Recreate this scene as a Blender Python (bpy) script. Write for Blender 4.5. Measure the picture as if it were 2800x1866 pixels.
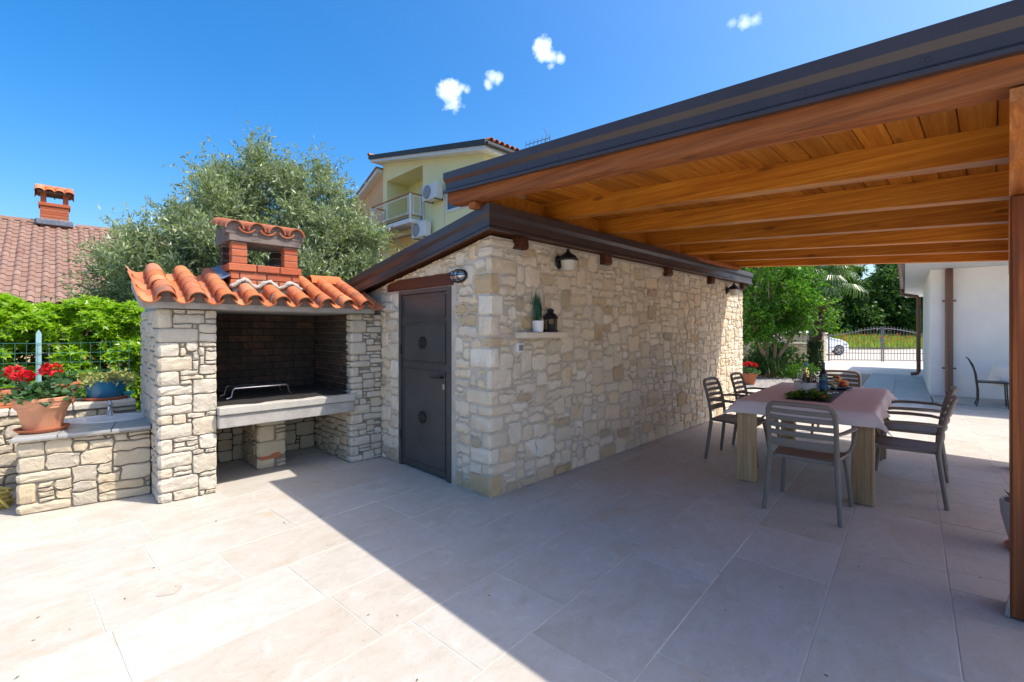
import bpy, math, random
import numpy as np
from mathutils import Vector, Matrix, noise as mnoise

for o in list(bpy.data.objects):
    bpy.data.objects.remove(o)
scene = bpy.context.scene
COL = scene.collection
rad = math.radians

# ------------------------------------------------------------------ camera, sky, sun, exposure
CAM = Vector((-2.591, -2.851, 1.42))
cd = bpy.data.cameras.new('camera')
cd.sensor_width = 36.0
cd.lens = 16.0
cd.shift_y = -0.0102
cd.clip_start = 0.05
cd.clip_end = 2000
cam = bpy.data.objects.new('camera', cd)
cam.location = CAM
cam.rotation_euler = (rad(90), 0, rad(-45))
COL.objects.link(cam)
scene.camera = cam

SUN_DIR = Vector((0.339, -0.527, 1.0)).normalized()      # towards the sun
sun_elev = math.asin(SUN_DIR.z)
sun_rot = math.atan2(SUN_DIR.x, SUN_DIR.y)
world = bpy.data.worlds.new('World')
scene.world = world
world.use_nodes = True
wt = world.node_tree
wt.nodes.clear()
wout = wt.nodes.new('ShaderNodeOutputWorld')
wbg = wt.nodes.new('ShaderNodeBackground')
wbg.inputs['Strength'].default_value = 0.15
sky = wt.nodes.new('ShaderNodeTexSky')
sky.sky_type = 'NISHITA'
sky.sun_disc = False
sky.sun_elevation = sun_elev
sky.sun_rotation = sun_rot
sky.altitude = 100
sky.air_density = 1.0
sky.dust_density = 3.2
sky.ozone_density = 3.0
hsv = wt.nodes.new('ShaderNodeHueSaturation')
hsv.inputs['Saturation'].default_value = 1.47
hsv.inputs['Value'].default_value = 0.50
wt.links.new(sky.outputs[0], hsv.inputs['Color'])
sky_col = hsv.outputs[0]
# small fair-weather clouds: directions in the sky dome, edges broken up by noise
tc = wt.nodes.new('ShaderNodeTexCoord')
wn = wt.nodes.new('ShaderNodeTexNoise')
wn.inputs['Scale'].default_value = 42.0
wn.inputs['Detail'].default_value = 7.0
wn.inputs['Roughness'].default_value = 0.6
wt.links.new(tc.outputs['Generated'], wn.inputs['Vector'])


def wmath(op, a, b=None, clamp=False):
    n = wt.nodes.new('ShaderNodeMath')
    n.operation = op
    n.use_clamp = clamp
    for i, x in enumerate((a, b)):
        if x is None:
            continue
        if isinstance(x, (int, float)):
            n.inputs[i].default_value = x
        else:
            wt.links.new(x, n.inputs[i])
    return n.outputs[0]


CLOUDS = [((.5406, .7064, .4569), 0.0160, 1.0), ((.5300, .7090, .4660), 0.0072, .8), ((.5480, .6980, .4600), 0.0080, .8), ((.5527, .6906, .4690), 0.0056, .5), ((.561, .6849, .4649), 0.0048, .4),
          ((.5903, .6446, .4859), 0.0064, .6), ((.6000, .6365, .4845), 0.0064, .55), ((.5875, .6539, .4767), 0.0056, .55),
          ((.6398, .5606, .5258), 0.0112, 1.0), ((.6480, .5570, .5200), 0.0080, .9), ((.6560, .5530, .5140), 0.0072, .8), ((.6683, .5391, .5126), 0.0056, .6), ((.6621, .5572, .5011), 0.0048, .45),
          ((.8147, .2626, .5171), 0.0072, .42), ((.8198, .2488, .5158), 0.0064, .35), ((.806, .280, .519), 0.0048, .3)]
CLOUD_NODES = []
mask = None
for cdir, cr, cden in CLOUDS:
    vd = wt.nodes.new('ShaderNodeVectorMath')
    vd.operation = 'DISTANCE'
    wt.links.new(tc.outputs['Generated'], vd.inputs[0])
    v = Vector(cdir).normalized()
    vd.inputs[1].default_value = v
    CLOUD_NODES.append(vd)
    k = wmath('DIVIDE', vd.outputs['Value'], cr)
    k = wmath('SUBTRACT', 1.9, k)
    k = wmath('ADD', k, wmath('MULTIPLY', wmath('SUBTRACT', wn.outputs[0], 0.5), 4.2))
    k = wmath('MULTIPLY', k, .34 * cden, clamp=True)
    mask = k if mask is None else wmath('MAXIMUM', mask, k)
mask = wmath('MULTIPLY', mask, 0.80)
wmix = wt.nodes.new('ShaderNodeMix')
wmix.data_type = 'RGBA'
wt.links.new(mask, wmix.inputs['Factor'])
wt.links.new(sky_col, wmix.inputs['A'])
wmix.inputs['B'].default_value = (6.4, 6.6, 6.9, 1)
wt.links.new(wmix.outputs['Result'], wbg.inputs['Color'])
wt.links.new(wbg.outputs[0], wout.inputs[0])

sd = bpy.data.lights.new('sun', 'SUN')
sd.energy = 1.6
sd.angle = rad(0.53)
sd.color = (1.0, 0.925, 0.82)
sun = bpy.data.objects.new('sun', sd)
sun.rotation_euler = (-SUN_DIR).to_track_quat('-Z', 'Y').to_euler()
sun.location = (10, -12, 20)
COL.objects.link(sun)

scene.view_settings.view_transform = 'Standard'
scene.view_settings.look = 'None'
scene.view_settings.gamma = 1.0
scene.view_settings.exposure = 1.92
scene.view_settings.use_curve_mapping = False
scene.render.engine = 'CYCLES'
scene.cycles.max_bounces = 8
scene.cycles.diffuse_bounces = 5
scene.cycles.transparent_max_bounces = 8
scene.cycles.caustics_reflective = False
scene.cycles.caustics_refractive = False

# ------------------------------------------------------------------ helpers: materials


class NT:
    def __init__(s, name):
        m = bpy.data.materials.new(name)
        m.use_nodes = True
        s.m = m
        s.t = m.node_tree
        s.b = s.t.nodes['Principled BSDF']
        s.out = s.t.nodes['Material Output']

    def n(s, typ, **kw):
        x = s.t.nodes.new(typ)
        for k, v in kw.items():
            setattr(x, k, v)
        return x

    def l(s, a, b):
        s.t.links.new(a, b)

    def math(s, op, a, b=None, clamp=False):
        x = s.n('ShaderNodeMath', operation=op)
        x.use_clamp = clamp
        for i, y in enumerate((a, b)):
            if y is None:
                continue
            if isinstance(y, (int, float)):
                x.inputs[i].default_value = y
            else:
                s.l(y, x.inputs[i])
        return x.outputs[0]

    def mix(s, f, a, b, blend='MIX'):
        x = s.n('ShaderNodeMix', data_type='RGBA', blend_type=blend)
        for key, v in (('Factor', f), ('A', a), ('B', b)):
            i = x.inputs[key] if key == 'Factor' else x.inputs[6 if key == 'A' else 7]
            if isinstance(v, (int, float)):
                i.default_value = v
            elif isinstance(v, tuple):
                i.default_value = (*v, 1) if len(v) == 3 else v
            else:
                s.l(v, i)
        return x.outputs[2]

    def ramp(s, fac, stops, interp='LINEAR'):
        x = s.n('ShaderNodeValToRGB')
        cr = x.color_ramp
        cr.interpolation = interp
        while len(cr.elements) < len(stops):
            cr.elements.new(0.5)
        for e, (p, c) in zip(cr.elements, stops):
            e.position = p
            e.color = (*c, 1) if len(c) == 3 else c
        s.l(fac, x.inputs[0])
        return x.outputs[0]

    def rand(s):
        oi = s.n('ShaderNodeObjectInfo')
        g = s.n('ShaderNodeNewGeometry')
        return s.math('FRACT', s.math('ADD', oi.outputs['Random'], g.outputs['Random Per Island']))

    def coords(s, scale=(1, 1, 1), rnd=None):
        tcn = s.n('ShaderNodeTexCoord')
        mp = s.n('ShaderNodeMapping')
        mp.inputs['Scale'].default_value = scale
        s.l(tcn.outputs['Object'], mp.inputs['Vector'])
        if rnd is not None:
            cx = s.n('ShaderNodeCombineXYZ')
            k = s.math('MULTIPLY', rnd, 37.0)
            for i in range(3):
                s.l(k, cx.inputs[i])
            s.l(cx.outputs[0], mp.inputs['Location'])
        return mp.outputs[0]

    def noise(s, vec, scale, detail=4, rough=0.55, dist=0.0):
        x = s.n('ShaderNodeTexNoise')
        x.inputs['Scale'].default_value = scale
        x.inputs['Detail'].default_value = detail
        x.inputs['Roughness'].default_value = rough
        x.inputs['Distortion'].default_value = dist
        s.l(vec, x.inputs['Vector'])
        return x.outputs[0]

    def bump(s, h, strength, dist=0.01):
        x = s.n('ShaderNodeBump')
        x.inputs['Strength'].default_value = strength
        x.inputs['Distance'].default_value = dist
        s.l(h, x.inputs['Height'])
        s.l(x.outputs[0], s.b.inputs['Normal'])


MATS = {}


def simple(name, col, rough=0.5, metal=0.0, spec=None, nscale=0, namp=0.0, bump=0.0, bscale=60, rnd=0.0, bdist=0.004):
    """one colour, a little mottling, a little relief"""
    t = NT(name)
    c = col
    if namp or rnd or bump:
        r = t.rand()
        v = t.coords(rnd=r)
    if namp:
        f = t.noise(v, nscale, 5, 0.6)
        lo = tuple(x * (1 - namp) for x in col)
        hi = tuple(min(1, x * (1 + namp)) for x in col)
        c = t.ramp(f, [(0.3, lo), (0.7, hi)])
    if rnd:
        k = t.math('ADD', 1 - rnd, t.math('MULTIPLY', r, 2 * rnd))
        cc = t.n('ShaderNodeCombineColor')
        for i in range(3):
            t.l(k, cc.inputs[i])
        c = t.mix(1.0, c, cc.outputs[0], 'MULTIPLY')
    if isinstance(c, tuple):
        t.b.inputs['Base Color'].default_value = (*c, 1)
    else:
        t.l(c, t.b.inputs['Base Color'])
    t.b.inputs['Roughness'].default_value = rough
    t.b.inputs['Metallic'].default_value = metal
    if spec is not None:
        t.b.inputs['Specular IOR Level'].default_value = spec
    if bump:
        t.bump(t.noise(v, bscale, 4, 0.6), bump, bdist)
    MATS[name] = t.m
    return t.m


def stone_mat(name, cols, rough=0.9, mott=0.22, bump=0.8, bscale=28, stain=None, stain_amt=0.5, soot=False):
    """quarried stone: each stone takes its own tint, then mottling, rust stains and rough relief"""
    t = NT(name)
    r = t.rand()
    v = t.coords(rnd=r)
    n = len(cols)
    base = t.ramp(r, [((i + 0.5) / n, c) for i, c in enumerate(cols)])
    f = t.noise(v, 9, 6, 0.65)
    c = t.mix(f, base, t.mix(1.0, base, (1 - mott,) * 3, 'MULTIPLY'))
    f2 = t.noise(v, 3.0, 4, 0.6, 0.6)
    if stain:
        k = t.math('MULTIPLY', t.math('SUBTRACT', f2, 0.52), 4.0, clamp=True)
        r2 = t.math('FRACT', t.math('MULTIPLY', r, 7.31))
        k = t.math('MULTIPLY', k, t.math('MULTIPLY', r2, stain_amt))
        c = t.mix(k, c, stain)
    f3 = t.noise(v, 70, 4, 0.7)
    dk = t.math('MULTIPLY', t.math('SUBTRACT', 0.42, f3), 5.0, clamp=True)
    c = t.mix(t.math('MULTIPLY', dk, 0.4), c, t.mix(1.0, c, (0.5, 0.47, 0.42), 'MULTIPLY'))
    if soot:
        w = t.coords()
        s1 = t.noise(w, 2.6, 7, 0.68, 0.8)
        c = t.mix(t.math('MULTIPLY', t.math('SUBTRACT', s1, 0.44), 5.0, clamp=True), c, (.016, .014, .012))
        s2 = t.noise(w, 4.5, 8, 0.72, 1.2)
        c = t.mix(t.math('MULTIPLY', t.math('SUBTRACT', s2, 0.50), 3.6, clamp=True), c, (.15, .135, .115))
    t.l(c, t.b.inputs['Base Color'])
    t.b.inputs['Roughness'].default_value = rough
    t.b.inputs['Specular IOR Level'].default_value = 0.25
    h = t.math('ADD', t.math('MULTIPLY', t.noise(v, bscale, 6, 0.62), 1.0), t.math('MULTIPLY', f3, 0.25))
    t.bump(h, bump, 0.012)
    MATS[name] = t.m
    return t.m


def wood_mat(name, cols, axis, rough=0.45, grain=1.0, coat=0.0, weather=None):
    """stained timber, grain along the given axis, knots and darker streaks"""
    t = NT(name)
    r = t.rand()
    sc = [11, 11, 11]
    sc[axis] = 0.35
    v = t.coords(tuple(sc), rnd=r)
    ks = [4, 4, 4]
    ks[axis] = 1.6
    vk = t.coords(tuple(ks), rnd=r)
    g = t.noise(v, 2.4, 8, 0.72, 0.15)
    c = t.ramp(g, [(0.34, cols[0]), (0.5, cols[1]), (0.64, cols[2])])
    fs = [46, 46, 46]
    fs[axis] = 0.9
    g2 = t.noise(t.coords(tuple(fs), rnd=r), 1.6, 5, 0.7, 0.1)
    c = t.mix(t.math('MULTIPLY', t.math('SUBTRACT', g2, 0.46), 4.5, clamp=True), t.mix(1.0, c, (0.70, 0.62, 0.55), 'MULTIPLY'), c)
    w = t.noise(vk, 0.9, 3, 0.5, 0.2)
    c = t.mix(t.math('MULTIPLY', t.math('SUBTRACT', w, 0.52), 2.2, clamp=True), c, t.mix(1.0, c, (0.55, 0.45, 0.4), 'MULTIPLY'))
    vo = t.n('ShaderNodeTexVoronoi')
    vo.inputs['Scale'].default_value = 1.0
    kk = [5.5, 5.5, 5.5]
    kk[axis] = 1.7
    t.l(t.coords(tuple(kk), rnd=r), vo.inputs['Vector'])
    kn = t.math('MULTIPLY', t.math('SUBTRACT', 0.13, vo.outputs['Distance']), 14.0, clamp=True)
    c = t.mix(t.math('MULTIPLY', kn, 0.75), c, (cols[0][0] * 0.35, cols[0][1] * 0.3, cols[0][2] * 0.3))
    k = t.math('ADD', 0.74, t.math('MULTIPLY', r, 0.5))
    cc = t.n('ShaderNodeCombineColor')
    for i in range(3):
        t.l(k, cc.inputs[i])
    c = t.mix(1.0, c, cc.outputs[0], 'MULTIPLY')
    if weather:
        wn_ = t.noise(vk, 1.7, 5, 0.65)
        c = t.mix(t.math('MULTIPLY', t.math('SUBTRACT', wn_, 0.5), 3.0, clamp=True), c, weather)
    t.l(c, t.b.inputs['Base Color'])
    t.b.inputs['Roughness'].default_value = rough
    t.b.inputs['Specular IOR Level'].default_value = 0.28
    t.b.inputs['Coat Weight'].default_value = coat
    t.b.inputs['Coat Roughness'].default_value = 0.3
    t.bump(g, 0.25 * grain, 0.004)
    MATS[name] = t.m
    return t.m


def leaf_mat(name, cols, back=None, rough=0.45, trans=0.35, spec=0.4):
    """foliage: every leaf its own tint, light passes through"""
    t = NT(name)
    g = t.n('ShaderNodeNewGeometry')
    n = len(cols)
    c = t.ramp(g.outputs['Random Per Island'], [((i + 0.5) / n, k) for i, k in enumerate(cols)])
    if back:
        c = t.mix(g.outputs['Backfacing'], c, back)
    t.l(c, t.b.inputs['Base Color'])
    t.b.inputs['Roughness'].default_value = rough
    t.b.inputs['Specular IOR Level'].default_value = spec
    tr = t.n('ShaderNodeBsdfTranslucent')
    t.l(t.mix(1.0, c, (1.35, 1.5, 0.6), 'MULTIPLY'), tr.inputs['Color'])
    mx = t.n('ShaderNodeMixShader')
    mx.inputs[0].default_value = trans
    t.l(t.b.outputs[0], mx.inputs[1])
    t.l(tr.outputs[0], mx.inputs[2])
    t.l(mx.outputs[0], t.out.inputs['Surface'])
    MATS[name] = t.m
    return t.m


def paving_mat(name, cols, stain=(0.46, 0.33, 0.19), stain_amt=0.35, rough=0.55, scale=1.0, bump=0.15):
    """honed limestone: each slab its own tint, cloudy patches, fine pitting, a few rusty stains"""
    t = NT(name)
    r = t.rand()
    v = t.coords((1, 1, 1), rnd=r)
    vs = t.coords((1.0, 1.6, 1.0), rnd=r)
    n = len(cols)
    base = t.ramp(r, [((i + 0.5) / n, c) for i, c in enumerate(cols)])
    f = t.noise(vs, 3.0 * scale, 9, 0.68, 0.9)
    c = t.mix(t.math('MULTIPLY', t.math('SUBTRACT', f, 0.44), 4.5, clamp=True), base, t.mix(1.0, base, (0.91, 0.88, 0.83), 'MULTIPLY'))
    f1 = t.noise(vs, 13.0 * scale, 8, 0.75, 0.6)
    c = t.mix(t.math('MULTIPLY', t.math('SUBTRACT', f1, 0.50), 5.0, clamp=True), c, t.mix(1.0, c, (0.90, 0.88, 0.85), 'MULTIPLY'))
    fl = t.noise(v, 5.0 * scale, 6, 0.7, 1.5)
    c = t.mix(t.math('MULTIPLY', t.math('SUBTRACT', fl, 0.56), 6.0, clamp=True), c, t.mix(0.30, c, (0.74, 0.72, 0.68)))
    f4 = t.noise(v, 60, 5, 0.75)
    c = t.mix(t.math('MULTIPLY', t.math('SUBTRACT', 0.40, f4), 8.0, clamp=True), c, t.mix(1.0, c, (0.72, 0.66, 0.58), 'MULTIPLY'))
    f2 = t.noise(v, 1.5, 6, 0.62, 1.4)
    k = t.math('MULTIPLY', t.math('SUBTRACT', f2, 0.60), 7.0, clamp=True)
    c = t.mix(t.math('MULTIPLY', t.math('MULTIPLY', k, f1), stain_amt * 1.8), c, stain)
    t.l(c, t.b.inputs['Base Color'])
    rr = t.math('ADD', rough - 0.1, t.math('MULTIPLY', f1, 0.25))
    t.l(rr, t.b.inputs['Roughness'])
    t.b.inputs['Specular IOR Level'].default_value = 0.3
    t.bump(t.math('ADD', f4, f1), bump, 0.003)
    MATS[name] = t.m
    return t.m


# ------------------------------------------------------------------ helpers: objects and meshes
WM = {}


def M_of(o):
    return WM.get(o.name, Matrix.Identity(4)) if o else Matrix.Identity(4)


def tag(o, label=None, cat=None, group=None, kind=None):
    if label:
        o['label'] = label
    if cat:
        o['category'] = cat
    if group:
        o['group'] = group
    if kind:
        o['kind'] = kind
    return o


def thing(name, label, cat, loc=(0, 0, 0), rotz=0.0, group=None):
    o = bpy.data.objects.new(name, None)
    o.empty_display_size = 0.2
    COL.objects.link(o)
    o.location = loc
    o.rotation_euler = (0, 0, rotz)
    WM[o.name] = Matrix.Translation(loc) @ Matrix.Rotation(rotz, 4, 'Z')
    return tag(o, label, cat, group)


def add(name, mesh, parent=None, mw=None, kind=None, label=None, local=False):
    """an object for a mesh that may be shared; mw = its matrix in the scene"""
    o = bpy.data.objects.new(name, mesh)
    COL.objects.link(o)
    if parent:
        o.parent = parent
    if mw is not None:
        o.matrix_basis = M_of(parent).inverted() @ mw
        WM[o.name] = mw
    elif local or parent is None:
        WM[o.name] = M_of(parent)
    else:                                       # vertices are scene coordinates
        o.matrix_basis = M_of(parent).inverted()
        WM[o.name] = Matrix.Identity(4)
    return tag(o, label, kind=kind)


def copy_tree(o, loc, rotz, label, group=None):
    c = o.copy()
    COL.objects.link(c)
    c.location = loc
    c.rotation_euler = (0, 0, rotz)
    c['label'] = label
    if group:
        c['group'] = group
    for ch in list(o.children):
        d = ch.copy()
        COL.objects.link(d)
        d.parent = c
        for g in list(ch.children):
            e = g.copy()
            COL.objects.link(e)
            e.parent = d
    return c


class MB:
    """collects shapes, then links them as ONE mesh object"""

    def __init__(s):
        s.v = []
        s.f = []

    def raw(s, vs, fs):
        o = len(s.v)
        s.v += [tuple(p) for p in vs]
        s.f += [tuple(i + o for i in f) for f in fs]
        return s

    def box(s, x0, x1, y0, y1, z0, z1, ch=0.0):
        if ch <= 0:
            return s.raw([(x0, y0, z0), (x1, y0, z0), (x1, y1, z0), (x0, y1, z0), (x0, y0, z1), (x1, y0, z1), (x1, y1, z1), (x0, y1, z1)],
                         [(0, 3, 2, 1), (4, 5, 6, 7), (0, 1, 5, 4), (1, 2, 6, 5), (2, 3, 7, 6), (3, 0, 4, 7)])
        c = min(ch, (x1 - x0) / 3, (y1 - y0) / 3, (z1 - z0) / 3)

        def ring(i, z):
            a, b, p, q = x0 + i, x1 - i, y0 + i, y1 - i
            d = c if i == 0 else 0.0001
            return [(a + d, p, z), (b - d, p, z), (b, p + d, z), (b, q - d, z), (b - d, q, z), (a + d, q, z), (a, q - d, z), (a, p + d, z)]
        r = [ring(c, z0), ring(0, z0 + c), ring(0, z1 - c), ring(c, z1)]
        vs = [p for k in r for p in k]
        fs = [tuple(reversed(range(8))), tuple(range(24, 32))]
        for k in range(3):
            for i in range(8):
                j = (i + 1) % 8
                fs.append((k * 8 + i, k * 8 + j, (k + 1) * 8 + j, (k + 1) * 8 + i))
        return s.raw(vs, fs)

    def xbox(s, mat, hx, hy, hz, ch=0.0):
        """box of half sizes in a matrix frame"""
        o = len(s.v)
        s.box(-hx, hx, -hy, hy, -hz, hz, ch)
        for i in range(o, len(s.v)):
            s.v[i] = tuple(mat @ Vector(s.v[i]))
        return s

    def bar(s, p0, p1, w, h, up=(0, 0, 1), ch=0.0):
        p0 = Vector(p0)
        p1 = Vector(p1)
        d = (p1 - p0)
        L = d.length
        x = d / L
        u = Vector(up)
        y = u.cross(x)
        if y.length < 1e-5:
            y = Vector((0, 1, 0)).cross(x)
        y.normalize()
        z = x.cross(y)
        c = (p0 + p1) / 2
        m = Matrix(((x.x, y.x, z.x, c.x), (x.y, y.y, z.y, c.y), (x.z, y.z, z.z, c.z), (0, 0, 0, 1)))
        return s.xbox(m, L / 2, w / 2, h / 2, ch)

    def tube(s, pts, r, n=8, cap=True, flat=1.0, up=None):
        """swept tube; r number or list; flat squashes the section along its second axis"""
        P = [Vector(p) for p in pts]
        k = len(P)
        R = r if isinstance(r, (list, tuple)) else [r] * k
        o = len(s.v)
        prev = Vector(up) if up else None
        for i in range(k):
            d = (P[min(i + 1, k - 1)] - P[max(i - 1, 0)]).normalized()
            if prev is None:
                prev = Vector((0, 0, 1)) if abs(d.z) < 0.9 else Vector((1, 0, 0))
            a = (prev - d * prev.dot(d))
            if a.length < 1e-6:
                a = Vector((1, 0, 0)) - d * d.x
            a.normalize()
            b = d.cross(a)
            prev = a
            for j in range(n):
                t = 2 * math.pi * (j + 0.5) / n
                s.v.append(tuple(P[i] + a * math.cos(t) * R[i] * flat + b * math.sin(t) * R[i]))
        for i in range(k - 1):
            for j in range(n):
                q = (j + 1) % n
                s.f.append((o + i * n + j, o + i * n + q, o + (i + 1) * n + q, o + (i + 1) * n + j))
        if cap:
            s.f.append(tuple(o + j for j in reversed(range(n))))
            s.f.append(tuple(o + (k - 1) * n + j for j in range(n)))
        return s

    def lathe(s, prof, c=(0, 0, 0), n=24, sx=1.0, sy=1.0):
        o = len(s.v)
        for (r, z) in prof:
            for j in range(n):
                t = 2 * math.pi * j / n
                s.v.append((c[0] + r * sx * math.cos(t), c[1] + r * sy * math.sin(t), c[2] + z))
        for i in range(len(prof) - 1):
            for j in range(n):
                q = (j + 1) % n
                s.f.append((o + i * n + j, o + i * n + q, o + (i + 1) * n + q, o + (i + 1) * n + j))
        if prof[0][0] > 1e-4:
            s.f.append(tuple(o + j for j in reversed(range(n))))
        if prof[-1][0] > 1e-4:
            s.f.append(tuple(o + (len(prof) - 1) * n + j for j in range(n)))
        return s

    def ball(s, c, r, n=12, m=8, sx=1, sy=1, sz=1):
        return s.lathe([(r * math.sin(math.pi * i / m), -r * sz * math.cos(math.pi * i / m)) for i in range(m + 1)], c, n, sx, sy)

    def prism(s, poly, axis, a, b):
        """extrude a 2-D outline along an axis; outline = the two other coords in order"""
        n = len(poly)

        def P(p, t):
            if axis == 0:
                return (t, p[0], p[1])
            if axis == 1:
                return (p[0], t, p[1])
            return (p[0], p[1], t)
        vs = [P(p, a) for p in poly] + [P(p, b) for p in poly]
        fs = [tuple(range(n)), tuple(reversed(range(n, 2 * n)))]
        for i in range(n):
            j = (i + 1) % n
            fs.append((i, n + i, n + j, j))
        return s.raw(vs, fs)

    def mesh(s, name, mat, smooth=False, inv=None, fixn=True):
        me = bpy.data.meshes.new(name)
        vs = s.v
        if inv is not None:
            vs = [tuple(inv @ Vector(p)) for p in vs]
        me.from_pydata(vs, [], s.f)
        if fixn:
            import bmesh
            bm = bmesh.new()
            bm.from_mesh(me)
            bmesh.ops.recalc_face_normals(bm, faces=bm.faces)
            bm.to_mesh(me)
            bm.free()
        if mat:
            me.materials.append(MATS[mat] if isinstance(mat, str) else mat)
        if smooth:
            me.polygons.foreach_set('use_smooth', [True] * len(me.polygons))
            if smooth != 'all':
                try:
                    me.set_sharp_from_angle(angle=rad(40))
                except Exception:
                    pass
        me.update()
        return me

    def build(s, name, mat, parent=None, smooth=False, local=False, kind=None, label=None, fixn=True):
        inv = None if (local or parent is None) else M_of(parent).inverted()
        return add(name, s.mesh(name, mat, smooth, inv, fixn), parent, None, kind, label, True)


def fast_mesh(name, V, n, mat, smooth=False):
    """V (k*n,3): k separate n-gons"""
    me = bpy.data.meshes.new(name)
    V = np.asarray(V, dtype=np.float32)
    nv = len(V)
    k = nv // n
    me.vertices.add(nv)
    me.vertices.foreach_set('co', V.ravel())
    me.loops.add(nv)
    me.loops.foreach_set('vertex_index', np.arange(nv, dtype=np.int32))
    me.polygons.add(k)
    me.polygons.foreach_set('loop_start', np.arange(0, nv, n, dtype=np.int32))
    if smooth:
        me.polygons.foreach_set('use_smooth', np.ones(k, dtype=bool))
    me.materials.append(MATS[mat])
    me.update(calc_edges=True)
    return me


def unit(a):
    return a / np.maximum(np.linalg.norm(a, axis=-1, keepdims=True), 1e-9)


def leaves(C, Dv, Nv, L, W, fold=0.15):
    """diamond leaves: base C, axis D, normal N"""
    Dv = unit(Dv)
    S = unit(np.cross(Dv, Nv))
    N = unit(np.cross(S, Dv))
    L = L[:, None]
    W = W[:, None]
    mid = C + Dv * L * 0.45 + N * W * fold
    out = np.empty((len(C), 4, 3), dtype=np.float32)
    out[:, 0] = C
    out[:, 1] = mid + S * W * 0.5
    out[:, 2] = C + Dv * L - N * L * 0.08
    out[:, 3] = mid - S * W * 0.5
    return out.reshape(-1, 3)


def crown(rng, blobs, n_clump, clump_r, n_twig, per_twig, twig_len, leaf_l, leaf_w, up=0.3, shell=0.55, hang=0.0, ground=None):
    """leaf cloud: clumps on the blobs, twigs in the clumps, leaves along the twigs"""
    vol = np.array([(b[3] * b[4] * b[5]) ** (2 / 3) for b in blobs])
    idx = rng.choice(len(blobs), n_clump, p=vol / vol.sum())
    B = np.array(blobs)[idx]
    d = unit(rng.normal(size=(n_clump, 3)))
    rr = (shell + (1 - shell) * rng.random((n_clump, 1)) ** 0.7)
    cc = B[:, :3] + d * rr * B[:, 3:6]
    cout = unit(d + np.array([0, 0, 0.2]))
    ti = rng.integers(0, n_clump, n_twig)
    cs = clump_r * (0.5 + rng.random((n_clump, 1)))
    tp = cc[ti] + rng.normal(size=(n_twig, 3)) * cs[ti] * 0.55
    td = unit(cout[ti] * 0.8 + rng.normal(size=(n_twig, 3)) * 0.6 + np.array([0, 0, up]))
    tl = twig_len * (0.5 + rng.random(n_twig))
    k = per_twig
    s = rng.random((n_twig, k))
    P = tp[:, None] + td[:, None] * (s * tl[:, None])[..., None]
    ld = unit(td[:, None] * 0.7 + rng.normal(size=(n_twig, k, 3)) * 0.6 + np.array([0, 0, -hang]))
    nn = unit(rng.normal(size=(n_twig, k, 3)) * 0.7 + np.array([0, 0, 0.8]))
    P = P.reshape(-1, 3)
    ld = ld.reshape(-1, 3)
    nn = nn.reshape(-1, 3)
    m = len(P)
    sz = 0.65 + 0.7 * rng.random(m)
    V = leaves(P, ld, nn, leaf_l * sz, leaf_w * sz)
    if ground is not None:
        keep = (P[:, 2] > ground)
        V = V.reshape(-1, 4, 3)[keep].reshape(-1, 3)
    return V, cc


def branchy(mb, base, targets, r0, rng, n=7, waist=0.5):
    """limbs from a trunk head to the clumps"""
    b = Vector(base)
    for t in targets:
        t = Vector(t)
        m = b.lerp(t, waist) + Vector((rng.uniform(-.1, .1), rng.uniform(-.1, .1), rng.uniform(-.05, .12))) * (t - b).length
        mb.tube([b, b.lerp(m, .5), m, m.lerp(t, .6), t], [r0, r0 * .85, r0 * .6, r0 * .35, r0 * .12], n)


RIGHT = Vector((math.sqrt(.5), -math.sqrt(.5), 0))
FWD = Vector((math.sqrt(.5), math.sqrt(.5), 0))


def proj(p):
    d = Vector(p) - CAM
    y = d.dot(FWD)
    if y < 0.1:
        return None
    return (512 + 455.2 * d.dot(RIGHT) / y, 330.7 - 455.2 * d.z / y, y)


# ------------------------------------------------------------------ materials
stone_mat('shed_stone', [(.80, .685, .52), (.72, .62, .48), (.84, .745, .59), (.67, .59, .465), (.80, .665, .475), (.85, .775, .64), (.70, .565, .385), (.82, .715, .56), (.69, .60, .465), (.77, .62, .42)],
          stain=(.46, .29, .13), stain_amt=0.8, bump=1.0, mott=.2)
stone_mat('ochre_stone', [(.62, .49, .31), (.55, .40, .22), (.67, .54, .38), (.52, .43, .30), (.60, .44, .26)], stain=(.30, .18, .08), stain_amt=0.9, bump=0.9)
stone_mat('pale_stone', [(.59, .53, .425), (.64, .58, .475), (.54, .485, .395), (.67, .61, .505), (.60, .52, .395)], stain=(.45, .33, .18), stain_amt=0.35, bump=1.0, bscale=22)
stone_mat('warm_stone', [(.60, .51, .365), (.54, .47, .35), (.635, .55, .41), (.59, .465, .295), (.52, .46, .36)], stain=(.44, .29, .13), stain_amt=0.5, bump=0.9)
stone_mat('brick_red', [(.44, .12, .055), (.50, .16, .075), (.40, .105, .05), (.47, .17, .09)], stain=(.18, .10, .08), stain_amt=0.6, bump=0.5, bscale=40)
stone_mat('brick_sooty', [(.070, .052, .042), (.10, .062, .046), (.045, .038, .033), (.14, .075, .052), (.058, .048, .042)], stain=(.10, .08, .065), stain_amt=0.5, bump=0.9, soot=True)
stone_mat('terracotta_tile', [(.50, .155, .058), (.58, .205, .082), (.42, .13, .065), (.64, .25, .11), (.48, .19, .115), (.56, .16, .055)], stain=(.17, .11, .085), stain_amt=1.2, bump=0.35, bscale=50, mott=.15)
stone_mat('brown_tile', [(.265, .16, .12), (.29, .18, .135), (.24, .14, .108), (.32, .205, .16), (.265, .172, .135)], stain=(.15, .11, .10), stain_amt=0.5, bump=0.3, mott=.2)
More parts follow.
